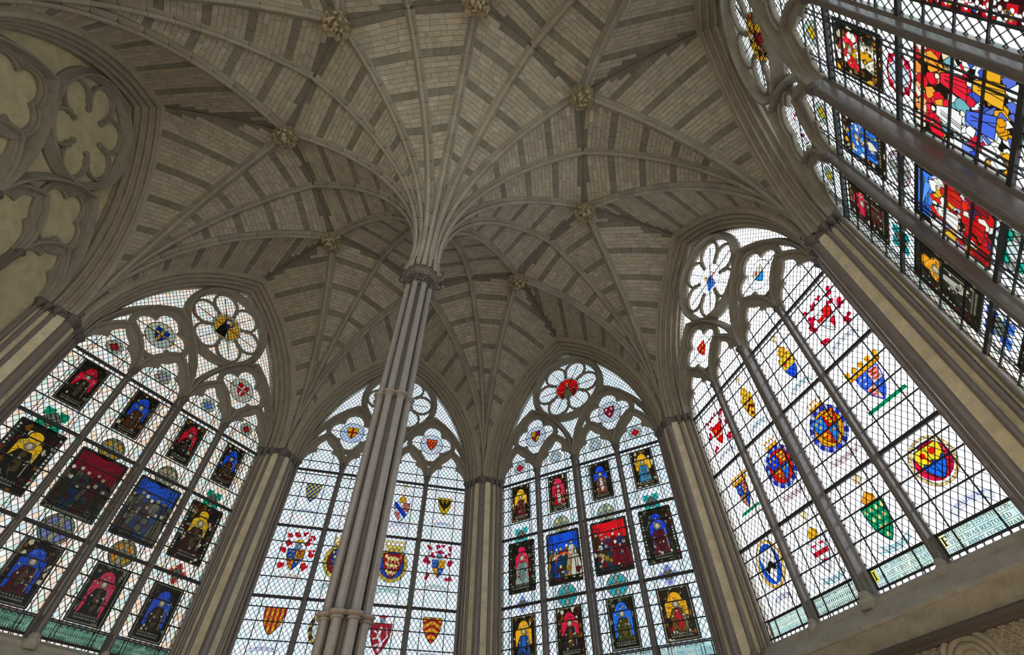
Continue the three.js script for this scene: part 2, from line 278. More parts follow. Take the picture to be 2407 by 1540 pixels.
// ------------------------------------------------------------------ central pillar
{
  const pil = group('central_pillar', null, { label: 'slender grey marble pillar of eight clustered shafts carrying the ribs of the vault', category: 'pillar' });
  pil.position.y = LIFT;
  const core = lathe([[0.215, FLOOR + 0.5], [0.215, -0.3]], 8); core.rotateY(PI / 8); mesh('core', core, M.capital, pil);
  const ys = [FLOOR + 0.5, -7.17, -3.63, -0.32];
  for (let i = 0; i < 8; i++) {
    const a = i * 45 * D, x = 0.262 * Math.cos(a), z = 0.262 * Math.sin(a);
    for (let j = 0; j < 3; j++) mesh('shaft', moved(lathe([[0.066, ys[j]], [0.066, ys[j + 1]]], 24), x, 0, z), M.pillar, pil);
  }
  for (const y of [-7.17, -3.63]) {
    const list = []; for (let i = 0; i < 8; i++) { const a = i * 45 * D; list.push(moved(lathe([[0.04, -0.055], [0.078, -0.055], [0.088, -0.042], [0.088, -0.03], [0.078, -0.016], [0.08, -0.012], [0.116, 0.0], [0.125, 0.014], [0.123, 0.03], [0.108, 0.04], [0.075, 0.048], [0.04, 0.05]], 24), 0.262 * Math.cos(a), y, 0.262 * Math.sin(a))); }
    const fill = lathe([[0, -0.01], [0.25, -0.005], [0.265, 0.015], [0.25, 0.04], [0, 0.04]], 24); list.push(moved(fill, 0, y, 0));
    mesh('shaft_ring', merge(list), M.pillar, pil);
  }
  const oct = (pts) => { const g = lathe(pts, 8); g.rotateY(PI / 2); return toCreasedNormals(boxUV(g), 0.3); };
  const cap = group('capital', pil);
  mesh('abacus', oct([[0, -0.06], [0.37, -0.06], [0.385, -0.03], [0.4, -0.02], [0.42, 0.02], [0.445, 0.03], [0.455, 0.07], [0.44, 0.09], [0.42, 0.1], [0.41, 0.14], [0, 0.14]]), M.capital, cap);
  mesh('bell', oct([[0.24, -0.36], [0.3, -0.34], [0.27, -0.31], [0.3, -0.2], [0.36, -0.08], [0.37, -0.05], [0, -0.05]]), M.capital, cap);
  const leaves = []; for (let ring = 0; ring < 3; ring++) for (let i = 0; i < 32; i++) { const a = (i + ring * 0.5) / 32 * 2 * PI, r = 0.3 + ring * 0.03, g = new THREE.IcosahedronGeometry(0.03 + rr(0, 0.014), 0); g.scale(0.8, 1.25, 0.8); leaves.push(moved(g, r * Math.cos(a), -0.24 + ring * 0.07, r * Math.sin(a))); }
  mesh('carved_foliage', merge(leaves), M.capital, cap, { kind: 'stuff' });
  const neck = []; for (let i = 0; i < 8; i++) { const a = i * 45 * D; neck.push(moved(lathe([[0.066, -0.02], [0.082, -0.01], [0.085, 0.01], [0.066, 0.03]], 18), 0.262 * Math.cos(a), -0.36, 0.262 * Math.sin(a))); }
  mesh('neck_rings', merge(neck), M.capital, cap);
  for (let i = 0; i < 8; i++) {
    const a = i * 45 * D, c = new THREE.CatmullRomCurve3([[0.42, 0.08], [0.49, 0.1], [0.54, 0.17], [0.535, 0.25], [0.51, 0.29], [0.53, 0.325]].map(([r, y]) => pol(r, a, y)));
    mesh('iron_hook', new THREE.TubeGeometry(c, 14, 0.017, 6), M.iron, cap);
  }
  mesh('base', moved(lathe([[0, 0], [0.5, 0], [0.5, 0.25], [0.42, 0.28], [0.44, 0.34], [0.36, 0.4], [0.37, 0.45], [0.3, 0.5], [0, 0.5]], 32), 0, FLOOR, 0), M.pillar, pil);
}

// ------------------------------------------------------------------ corner piers
const pierLabels = { 0: 'clustered wall pier between the blind tracery and the saints window, far left', 1: 'clustered wall pier between the saints window and the window behind the pillar', 2: 'clustered wall pier in the middle of the far wall, right of the central pillar', 3: 'clustered wall pier left of the large heraldic window', 4: 'clustered wall pier between the heraldic window and the bright window on the right', 5: 'clustered wall pier behind the viewer on the right', 6: 'clustered wall pier behind the viewer', 7: 'clustered wall pier behind the viewer on the left' };
{
  // plan of half a pier: from the corner (t = 0) along the splay to the window jamb (t = 1); x along the wall from the corner line, in the wall's own axes (s, z)
  const P0 = [3.41, 0.61], P1 = [2.95, -0.02], L = Math.hypot(P0[0] - P1[0], P0[1] - P1[1]), dir = [(P1[0] - P0[0]) / L, (P1[1] - P0[1]) / L], nrm = [-(-dir[1]), -dir[0]];   // towards the room
  const n2 = [dir[1], -dir[0]]; const N = n2[0] * -1 + n2[1] > 0 ? n2 : [-n2[0], -n2[1]];
  const at = (t, off) => [P0[0] + dir[0] * L * t + N[0] * off, P0[1] + dir[1] * L * t + N[1] * off];
  const plan = [[0, -0.02], [0.1, -0.03], [0.11, 0.0], [0.42, 0.0], [0.43, -0.05], [0.52, -0.06], [0.53, -0.03], [0.58, -0.055], [0.64, -0.055], [0.68, -0.03], [0.69, -0.06], [0.79, -0.06], [0.8, -0.035], [0.87, -0.045], [0.88, -0.06], [1.0, -0.05]].map(([t, o]) => at(t, o));
  const local = (k, s, z) => { const p = toRoom(k, s, 0, z); return [p.x, p.z]; };
  const shaftAt = [[0.475, 0.012, 0.052], [0.735, 0.005, 0.05], [0.935, 0.012, 0.052]];
  const plain = (y0, y1, off) => {                        // the core's outline for corner 0, between walls 7 (its right side) and 0 (its left side)
    const A = plan.map(([s, z]) => local(7, s, z)), B = plan.map(([s, z]) => local(0, -s, z)).reverse();
    const back = [local(0, -2.95, -0.1), local(0, -3.68, -0.5), local(7, 3.68, -0.5), local(7, 2.95, -0.1)];
    const sh = new THREE.Shape([...B, ...A, ...back.reverse()].map(([x, z]) => new THREE.Vector2(x, -z)));
    const g = new THREE.ExtrudeGeometry(sh, { depth: y1 - y0, bevelEnabled: false }); g.rotateX(-PI / 2); g.translate(0, y0, 0); return boxUV(g);
  };
  const core = plain(FLOOR, 0, 0);
  const ringProfile = (r) => [[r * 0.8, -0.24], [r + 0.012, -0.23], [r + 0.016, -0.215], [r + 0.004, -0.2], [r + 0.012, -0.13], [r + 0.035, -0.085], [r + 0.05, -0.075], [r + 0.05, -0.045], [r + 0.07, -0.03], [r + 0.075, 0.0], [r + 0.06, 0.025], [r * 0.6, 0.04]];
  const baseProfile = (r) => [[r * 0.6, -0.34], [r + 0.045, -0.34], [r + 0.06, -0.2], [r + 0.06, -0.12], [r + 0.05, -0.09], [r + 0.02, -0.06], [r + 0.035, -0.02], [r + 0.01, 0.03], [r * 0.8, 0.05]];
  const shaftGeo = {}, ringGeo = {}, baseGeo = {};
  for (const r of [0.115, 0.052, 0.05]) { shaftGeo[r] = lathe([[r, r > 0.1 ? FLOOR : -6.25], [r, -0.2]], 22); ringGeo[r] = lathe(ringProfile(r), 22); baseGeo[r] = lathe(baseProfile(r), 22); }
  // moulded band behind the small capitals
  const bandRows = (y) => { const A = plan.map(([s, z]) => local(7, s, z)), B = plan.map(([s, z]) => local(0, -s, z)).reverse(); return [...B, ...A].map(([x, z]) => V(x, y, z)); };
  const bandPts = bandRows(0), band = sweep(bandPts.map((p, i) => { const a = bandPts[Math.max(0, i - 1)], b = bandPts[Math.min(bandPts.length - 1, i + 1)], t = b.clone().sub(a).normalize(), n = V(t.z, 0, -t.x); return { o: p, x: n.x < 0 ? n : n.negate(), y: V(0, 1, 0) }; }), [[-0.02, -0.16], [0.03, -0.1], [0.04, -0.06], [0.065, -0.05], [0.07, 0.0], [0.05, 0.03], [-0.1, 0.035]], { caps: false, crease: 0.5 });
  for (let c = 0; c < 8; c++) {
    const p = group('wall_pier', null, { label: pierLabels[c], category: 'pier' }); p.position.y = LIFT; p.rotation.y = -c * 45 * D;
    mesh('pier_core', core, M.pier, p); mesh('moulded_band', band, M.capital, p);
    const put = (name, g, m, x, z) => { const q = mesh(name, g, m, p); q.position.set(x, 0, z); return q; };
    put('shaft', shaftGeo[0.115], M.marble, 9.0, 0); put('shaft_capital', ringGeo[0.115], M.capital, 9.0, 0);
    for (const [t, o, r] of shaftAt) for (const [k, sg] of [[7, 1], [0, -1]]) { const [s, z] = at(t, o), [x, zz] = local(k, sg * s, z); put('shaft', shaftGeo[r], M.marble, x, zz); put('shaft_capital', ringGeo[r], M.capital, x, zz); put('shaft_base', baseGeo[r], M.marble, x, zz).position.y = -6.3; }
    const hook = new THREE.CatmullRomCurve3([[8.9, 0.02], [8.83, 0.05], [8.78, 0.11], [8.8, 0.17], [8.83, 0.19]].map(([r, y]) => V(r, y, 0))); mesh('iron_hook', new THREE.TubeGeometry(hook, 10, 0.013, 6), M.iron, p);
  }
}

// ------------------------------------------------------------------ walls, floor
const sides = ['west', 'northwest', 'north', 'northeast', 'east', 'southeast', 'south', 'southwest'];
function openingShape(grow = 0) { const s = new THREE.Shape(); s.moveTo(-ASP - grow, -6.2); s.lineTo(ASP + grow, -6.2); for (let i = 0; i <= 24; i++) { const [x, y] = archPt(1, i / 24, grow); s.lineTo(x, y); } for (let i = 24; i >= 0; i--) { const [x, y] = archPt(-1, i / 24, grow); s.lineTo(x, y); } s.closePath(); return s; }
const walls = [];
for (let k = 0; k < 8; k++) {
  const wgrp = group('wall_' + sides[k], null, { kind: 'structure' }); walls.push(wgrp);
  wgrp.rotation.y = wallTurn(k); wgrp.position.copy(toRoom(k, 0, LIFT, 0));
  const s = new THREE.Shape([[-3.7, FLOOR], [3.7, FLOOR], [3.7, 7.0], [-3.7, 7.0]].map(([x, y]) => new THREE.Vector2(x, y)));
  s.holes.push(openingShape(0));
  const g = extrude(s, 0.12); g.translate(0, 0, -0.18); mesh('wall_stone', g, M.wall, wgrp);
  mesh('dado', boxUV(new MB().box(-3.5, FLOOR, -0.1, 3.5, -7.1, 0.46).geo()), M.wall, wgrp);
  mesh('wall_band', boxUV(new MB().box(-3.5, -7.12, -0.1, 3.5, -6.72, 0.52).geo()), M.wall, wgrp);
  const rows = [-3.42, 3.42].map((x) => ({ o: V(x, -7.11, 0.5), x: V(0, 1, 0), y: V(0, 0, 1) }));
  mesh('string_course', sweep(rows, [[-0.1, -0.1], [-0.1, 0.0], [-0.085, 0.03], [-0.05, 0.04], [-0.03, 0.075], [0.0, 0.1], [0.035, 0.1], [0.055, 0.075], [0.05, 0.05], [0.07, 0.03], [0.07, -0.1]]), M.capital, wgrp);
}
{ const g = new THREE.CylinderGeometry(10.4, 10.4, 0.4, 8); g.rotateY(PI / 4); g.translate(0, -0.2, 0); mesh('floor', boxUV(g), M.floor, null, { kind: 'structure' }); }

// ------------------------------------------------------------------ tracery of a window (wall axes)
const arcRows = (cx, cy, R, f0, f1, n) => { const rows = []; for (let i = 0; i <= n; i++) { const f = lerp(f0, f1, i / n); rows.push({ o: V(cx + R * Math.cos(f), cy + R * Math.sin(f), 0), x: V(Math.cos(f), Math.sin(f), 0), y: V(0, 0, 1) }); } return rows; };
const barProfile = (w, d = 0.16, nose = 0.035, back = -0.1) => [[-w / 2, back], [-w / 2, 0.0], [-w * 0.42, 0.02], [-w * 0.3, d * 0.4], [-nose - 0.01, d * 0.62], [-nose, d * 0.7], [-nose * 1.05, d * 0.85], [-nose * 0.5, d], [nose * 0.5, d], [nose * 1.05, d * 0.85], [nose, d * 0.7], [nose + 0.01, d * 0.62], [w * 0.3, d * 0.4], [w * 0.42, 0.02], [w / 2, 0.0], [w / 2, back]];
const closedRing = (cx, cy, R, w, d, n = 48) => sweep(arcRows(cx, cy, R, 0, 2 * PI, n), barProfile(w, d), { caps: false });
function pointed(cx, half, R, w, d, y0 = 0) {           // a pointed arch: centre line springs at cx +- half
  const c = R - half, f = Math.acos(c / R);
  return merge([sweep(arcRows(cx - c, y0, R, 0, f + 0.012, 20), barProfile(w, d)), sweep(arcRows(cx + c, y0, R, PI, PI - f - 0.012, 20), barProfile(w, d))]);
}
const T = {};
T.sub = [-1.5, 1.5].map((x) => pointed(x, 1.5, 3.0, 0.2, 0.2));
T.light = [-2.25, -0.75, 0.75, 2.25].map((x) => pointed(x, 0.75, 1.45, 0.13, 0.12));
T.ring = closedRing(0, 3.25, 1.4, 0.24, 0.22);
{ const list = [];                                       // sexfoil: lobes at 0, 60, ... and a ball on every cusp
  for (let i = 0; i < 6; i++) {
    const a = i * 60 * D, cx = 0.86 * Math.cos(a), cy = 3.25 + 0.86 * Math.sin(a);
    list.push(sweep(arcRows(cx, cy, 0.425, a - 118 * D, a + 118 * D, 24), barProfile(0.085, 0.05, 0.02, -0.055)));
    const b = a + 30 * D, cb = Math.cos(b), sb = Math.sin(b), st = new MB();
    const stem = sweep([0.56, 0.66, 0.76].map((r, j) => ({ o: V(r * cb, 3.25 + r * sb, 0), x: V(-sb, cb, 0).multiplyScalar([1, 1.15, 2.3][j]), y: V(0, 0, 1) })), barProfile(0.075, 0.05, 0.02, -0.055)); list.push(stem);
    const ball = new THREE.SphereGeometry(0.075, 14, 10); ball.scale(1, 1, 0.75); ball.translate(0.55 * cb, 3.25 + 0.55 * sb, -0.02); list.push(ball);
  }
  T.sexfoil = merge(list); }
const foilPath = (Cls, cx, cy, r, dist, n, a0, seg = 14) => { const p = new Cls(), h = PI / n, d0 = 0; const cusp = dist * Math.cos(h) + Math.sqrt(Math.max(0, r * r - (dist * Math.sin(h)) ** 2)); const ang = Math.atan2(cusp * Math.sin(h), cusp * Math.cos(h) - dist); let first = true;
  for (let i = 0; i < n; i++) { const a = a0 + i * 2 * h; for (let j = 0; j <= seg; j++) { const f = a + lerp(-ang, ang, j / seg), x = cx + dist * Math.cos(a) + r * Math.cos(f), y = cy + dist * Math.sin(a) + r * Math.sin(f); first ? p.moveTo(x, y) : p.lineTo(x, y); first = false; } } p.closePath(); return p; };
T.quatrefoil = [-1.5, 1.5].map((x) => { const s = new THREE.Shape(); s.absarc(x, 1.5, 0.9, 0, 2 * PI); s.holes.push(foilPath(THREE.Path, x, 1.5, 0.37, 0.42, 4, 0)); const g = extrude(s, 0.05, 0.035, 40); g.translate(0, 0, -0.05);
  const rim = []; for (let i = 0; i < 4; i++) { const a = i * PI / 2; rim.push(sweep(arcRows(x + 0.42 * Math.cos(a), 1.5 + 0.42 * Math.sin(a), 0.42, a - 1.62, a + 1.62, 20), barProfile(0.07, 0.09, 0.02, -0.05))); }
  return merge([g, ...rim]); });
T.head = [-2.25, -0.75, 0.75, 2.25].map((x) => {         // the cusped stone head of a lancet
  const s = new THREE.Shape(), c = 0.7, R = 1.45, f = Math.acos(c / R);
  s.moveTo(x + 0.75, -0.02); for (let i = 1; i <= 14; i++) s.lineTo(x - c + R * Math.cos(f * i / 14), R * Math.sin(f * i / 14)); for (let i = 13; i >= 0; i--) s.lineTo(x + c - R * Math.cos(f * i / 14), R * Math.sin(f * i / 14)); s.lineTo(x - 0.75, -0.02);
  s.lineTo(x - 0.655, -0.02);
  s.bezierCurveTo(x - 0.63, 0.3, x - 0.5, 0.5, x - 0.27, 0.53); s.bezierCurveTo(x - 0.3, 0.62, x - 0.31, 0.7, x - 0.29, 0.78); s.quadraticCurveTo(x - 0.2, 0.97, x, 1.1); s.quadraticCurveTo(x + 0.2, 0.97, x + 0.29, 0.78); s.bezierCurveTo(x + 0.31, 0.7, x + 0.3, 0.62, x + 0.27, 0.53); s.bezierCurveTo(x + 0.5, 0.5, x + 0.63, 0.3, x + 0.655, -0.02);
  s.closePath(); const g = extrude(s, 0.05, 0.02, 10); g.translate(0, 0, -0.065); return g; });
const smooth = (w, r) => { const p = []; for (let i = 0; i <= 10; i++) { const a = PI - PI * i / 10; p.push([r * Math.cos(a), w + r * Math.sin(a)]); } return p; };
const mullionProfile = (w, r, z) => [[-w / 2, -0.075], [-w / 2, -0.02], [-w * 0.32, 0.02], [-r * 1.02, z - 0.02], ...smooth(z, r), [r * 1.02, z - 0.02], [w * 0.32, 0.02], [w / 2, -0.02], [w / 2, -0.075]];
const mullionGeo = (w, r, z) => sweep([-6.22, 0.03].map((y) => ({ o: V(0, y, 0), x: V(1, 0, 0), y: V(0, 0, 1) })), mullionProfile(w, r, z), { crease: 0.5 });
T.mullion = mullionGeo(0.17, 0.05, 0.09);
T.mullionMid = mullionGeo(0.25, 0.075, 0.17);
T.mcap = (r, z) => moved(lathe([[r * 0.9, -0.17], [r + 0.012, -0.16], [r + 0.004, -0.13], [r + 0.012, -0.08], [r + 0.035, -0.05], [r + 0.05, -0.03], [r + 0.05, 0.01], [r + 0.03, 0.04], [r * 0.6, 0.05]], 18), 0, 0, z);
T.mbase = (r, z) => moved(lathe([[r * 0.6, -0.2], [r + 0.07, -0.2], [r + 0.075, -0.06], [r + 0.06, -0.03], [r + 0.02, 0.0], [r + 0.04, 0.03], [r + 0.02, 0.06], [r * 0.9, 0.1]], 18), 0, -6.2, z);
T.caps = [T.mcap(0.05, 0.09), T.mcap(0.075, 0.17)]; T.bases = [T.mbase(0.05, 0.09), T.mbase(0.075, 0.17)];
T.moulding = (() => {                                    // the moulded arch: rolls and hollows along the splay
  const A = [0.0, 0.0], B = [0.36, 0.6], L = Math.hypot(0.36, 0.6), n = [-0.6 / L, 0.36 / L], prof = [[-0.03, -0.2], [-0.03, -0.03]];
  for (let i = 0; i <= 56; i++) { const t = i / 56, c = Math.cos(2 * PI * (4 * t - 0.5)), f = c > 0 ? 0.05 * Math.pow(c, 0.55) : -0.035 * Math.pow(-c, 0.7) - (Math.abs(((4 * t) % 1) - 0.02) < 0.05 ? 0.0 : 0); prof.push([lerp(A[0], B[0], t) + n[0] * f, lerp(A[1], B[1], t) + n[1] * f]); }
  prof.push([0.44, 0.63], [0.47, 0.58], [0.5, 0.3]);
  return [1, -1].map((s) => {                            // every roll keeps its own arc, so that the two halves mitre on the middle line
    const n = prof.length, pos = [], uv = [], idx = [], N = 28;
    for (let i = 0; i <= N; i++) prof.forEach(([u, z], j) => { const f = outerApex(u) * i / N; pos.push(s * (-AC + (AR + u) * Math.cos(f)), (AR + u) * Math.sin(f), z); uv.push(f * AR, j * 0.02); });
    for (let i = 0; i < N; i++) for (let j = 0; j + 1 < n; j++) { const p = i * n + j, q = p + n; idx.push(p, q, p + 1, p + 1, q, q + 1); }
    const g = new THREE.BufferGeometry(); g.setAttribute('position', new THREE.Float32BufferAttribute(pos, 3)); g.setAttribute('uv', new THREE.Float32BufferAttribute(uv, 2)); g.setIndex(idx); return toCreasedNormals(g, 0.45);
  });
})();
T.sill = (() => { const prof = [[-6.3, -0.5], [-6.16, -0.5], [-6.18, 0.0], [-6.27, 0.16], [-6.3, 0.17], [-6.34, 0.18], [-6.36, 0.2], [-6.64, 0.5], [-6.67, 0.535], [-6.73, 0.545], [-6.75, 0.52], [-6.8, 0.3]]; return sweep([-3.3, 3.3].map((x) => ({ o: V(x, 0, 0), x: V(0, 1, 0), y: V(0, 0, 1) })), prof, { crease: 0.4 }); })();

// ------------------------------------------------------------------ stained glass: every window has one sheet of painted pieces
const SKY = 3.4;                                         // how bright the sky stands behind clear glass, once exposed
const C = { red: '#dc1230', pink: '#e02450', scarlet: '#ee1414', blue: '#1c4cd6', royal: '#1638c0', sky: '#2a86e0', yellow: '#f6bc1c', gold: '#e89a10', pale: '#f3e2a8', teal: '#18b4ac', green: '#0a8f5c', dark: '#17150f', brown: '#3a2412', wine: '#55101c', white: '#f2f4f4', silver: '#c6d2d4', flesh: '#d8c8b0', purple: '#8a8ede' };
class Sheet {
  constructor(w = 1024, h = 2048) { this.c = document.createElement('canvas'); this.c.width = w; this.c.height = h; this.x = this.c.getContext('2d'); this.w = w; this.h = h; this.px = this.py = this.row = 0; }
  cell(w, h) { if (this.px + w + 4 > this.w) { this.px = 0; this.py += this.row + 4; this.row = 0; } const r = [this.px + 2, this.py + 2, w, h]; this.px += w + 4; this.row = Math.max(this.row, h); if (this.py + h > this.h) throw new Error('sheet full'); return r; }
}
function pieces(x, w, h, n, colors, line = 1.5) {        // irregular bits of glass with leads between them
  for (let i = 0; i < n * 2.2; i++) { const a = rr(0, w), b = rr(0, h), s = rr(0.035, 0.095) * w; x.fillStyle = colors[Math.floor(rnd() * colors.length)]; x.beginPath(); const k = 4 + Math.floor(rnd() * 3); for (let j = 0; j < k; j++) { const f = j / k * 6.28 + rr(-0.4, 0.4); x.lineTo(a + s * Math.cos(f), b + s * Math.sin(f) * 1.2); } x.closePath(); x.fill(); x.strokeStyle = C.dark; x.lineWidth = line; x.stroke(); }
}
const disc = (x, a, b, r, f, s, lw = 1.5) => { x.beginPath(); x.arc(a, b, r, 0, 6.2832); if (f) { x.fillStyle = f; x.fill(); } if (s) { x.strokeStyle = s; x.lineWidth = lw; x.stroke(); } };
const poly = (x, pts, f, s, lw = 1.5) => { x.beginPath(); pts.forEach(([a, b], i) => (i ? x.lineTo(a, b) : x.moveTo(a, b))); x.closePath(); if (f) { x.fillStyle = f; x.fill(); } if (s) { x.strokeStyle = s; x.lineWidth = lw; x.stroke(); } };
function writing(x, a, b, w, h, color) { x.strokeStyle = color; x.lineWidth = Math.max(1, h * 0.16); let t = a; while (t < a + w) { const k = rr(0.3, 0.6) * h; x.beginPath(); x.moveTo(t, b + h); x.lineTo(t + k * 0.2, b); x.lineTo(t + k * 0.7, b + h * rr(0.3, 1)); x.stroke(); t += k + h * 0.25; } }
function person(x, a, b, h, robe, head = C.flesh) {      // a small robed figure, feet at b
  const w = h * 0.2; poly(x, [[a - w * 0.55, b - h * 0.78], [a + w * 0.55, b - h * 0.78], [a + w * 1.1, b - h * 0.3], [a + w * rr(0.9, 1.4), b], [a - w * rr(0.9, 1.4), b], [a - w * 1.1, b - h * 0.3]], robe, C.dark, 2);
  x.strokeStyle = C.dark; x.lineWidth = 1.5; for (let i = 0; i < 3; i++) { x.beginPath(); x.moveTo(a + rr(-0.4, 0.4) * w, b - h * 0.65); x.lineTo(a + rr(-0.9, 0.9) * w, b); x.stroke(); }
  x.beginPath(); x.ellipse(a, b - h * 0.88, h * 0.062, h * 0.082, 0, 0, 6.3); x.fillStyle = head; x.fill(); x.strokeStyle = C.dark; x.stroke();
  x.fillStyle = C.brown; x.fillRect(a - h * 0.06, b - h * 0.97, h * 0.12, h * 0.035);
}
const saint = (color, robe, o = {}) => (x, w, h) => {
  x.fillStyle = C.dark; x.fillRect(0, 0, w, h);
  pieces(x, w, h, 60, o.rich ? ['#20160e', '#2a1d10', '#1c2a1c', '#4a1a1a', '#7a4a14', '#c8c2a0'] : ['#1d1b14', '#27251b', '#1c2b22', '#33291a', '#6a6a50']);
  const b = o.border ? w * 0.15 : w * 0.07; x.strokeStyle = o.border ? C.dark : '#8d8f78'; x.lineWidth = 3; x.strokeRect(b * 0.55, b * 0.55, w - b * 1.1, h - b * 1.1);
  for (let t = b; t < h - b; t += h * (o.border ? 0.055 : 0.035)) for (const e of [b * 0.4, w - b * 0.4]) disc(x, e, t, w * (o.border ? 0.03 : 0.012), o.border ? ['#b9c2b2', '#8f1c22', '#b9c2b2', '#3c6a52'][Math.floor(rnd() * 4)] : '#c9c6a2');
  const L = b + w * 0.09, Rr = w - L, m = w / 2, top = h * 0.1, sh = h * 0.3, bot = h * (o.low ?? 0.62);
  x.save(); x.beginPath(); x.moveTo(L, bot); x.lineTo(L, sh + h * 0.03); x.quadraticCurveTo(L + w * 0.02, sh - h * 0.03, L + w * 0.12, sh - h * 0.05); x.quadraticCurveTo(m - w * 0.2, top + h * 0.02, m, top); x.quadraticCurveTo(m + w * 0.2, top + h * 0.02, Rr - w * 0.12, sh - h * 0.05); x.quadraticCurveTo(Rr - w * 0.02, sh - h * 0.03, Rr, sh + h * 0.03); x.lineTo(Rr, bot); x.closePath();
  x.fillStyle = color; x.fill(); x.strokeStyle = C.dark; x.lineWidth = 4; x.stroke(); x.clip();
  for (let i = 0; i < 26; i++) { x.fillStyle = i % 2 ? 'rgba(255,255,255,0.16)' : 'rgba(20,8,0,0.2)'; x.beginPath(); const a = rr(0, w), c = rr(top, bot); for (let j = 0; j < 5; j++) x.lineTo(a + rr(-0.11, 0.11) * w, c + rr(-0.06, 0.06) * h); x.fill(); }
  x.lineWidth = 1.7; x.strokeStyle = 'rgba(20,16,10,0.85)'; for (let i = 0; i < 18; i++) { x.beginPath(); const a = rr(0, w), c = rr(top, bot); x.moveTo(a, c); x.lineTo(a + rr(-0.3, 0.3) * w, c + rr(-0.12, 0.12) * h); x.lineTo(a + rr(-0.35, 0.35) * w, c + rr(0, 0.2) * h); x.stroke(); }
  for (let i = 0; i < 5; i++) disc(x, rr(L + w * 0.05, Rr - w * 0.05), rr(top + h * 0.1, sh + h * 0.15), w * 0.028, o.star || '#d8cf8e', C.dark);
  x.restore();
  const fy = h * 0.34; disc(x, m, fy, w * 0.1, o.halo || '#8f8a66', C.dark, 2);
  poly(x, [[m - w * 0.13, h * 0.42], [m + w * 0.13, h * 0.42], [m + w * 0.25, h * 0.58], [m + w * 0.21, h * 0.66], [m + w * 0.27, h * 0.84], [m - w * 0.27, h * 0.84], [m - w * 0.21, h * 0.66], [m - w * 0.25, h * 0.58]], robe, C.dark, 3);
  poly(x, [[m - w * 0.05, h * 0.43], [m + w * 0.06, h * 0.43], [m + w * 0.12, h * 0.7], [m + w * 0.02, h * 0.83], [m - w * 0.1, h * 0.68]], o.inner || '#4a3a24', C.dark, 2);
  x.save(); x.beginPath(); x.moveTo(m - w * 0.12, h * 0.44); x.lineTo(m + w * 0.12, h * 0.44); x.lineTo(m + w * 0.3, h * 0.86); x.lineTo(m - w * 0.3, h * 0.86); x.clip(); x.translate(w * 0.18, h * 0.46); pieces(x, w * 0.64, h * 0.4, 9, [robe, o.inner || '#4a3a24', robe, '#8f8a70', '#241a12', '#c4bca0']); x.restore();
  x.beginPath(); x.ellipse(m, fy, w * 0.055, h * 0.045, 0, 0, 6.3); x.fillStyle = C.flesh; x.fill(); x.strokeStyle = C.dark; x.lineWidth = 1.5; x.stroke();
  x.fillStyle = C.dark; x.fillRect(m - w * 0.03, fy - 1, w * 0.018, 2); x.fillRect(m + w * 0.014, fy - 1, w * 0.018, 2); x.fillRect(m - w * 0.015, fy + h * 0.02, w * 0.03, 1.5);
  for (const s of [-1, 1]) disc(x, m + s * w * 0.16, h * 0.55, w * 0.03, C.flesh, C.dark);
  poly(x, [[m + w * 0.18, h * 0.4], [m + w * 0.205, h * 0.4], [m + w * 0.225, h * 0.78], [m + w * 0.2, h * 0.78]], '#a9a488', C.dark, 1);
  for (let i = 0; i < 9; i++) poly(x, [[L + (Rr - L) * i / 9, h * 0.88], [L + (Rr - L) * (i + 0.8) / 9, h * 0.88], [L + (Rr - L) * (i + 0.5) / 9, h * 0.84]], o.base || '#8a8a72', C.dark, 1);
  x.fillStyle = '#16140f'; x.fillRect(L, h * 0.885, Rr - L, h * 0.06); writing(x, L + 4, h * 0.9, Rr - L - 8, h * 0.028, '#b8b69a');
};
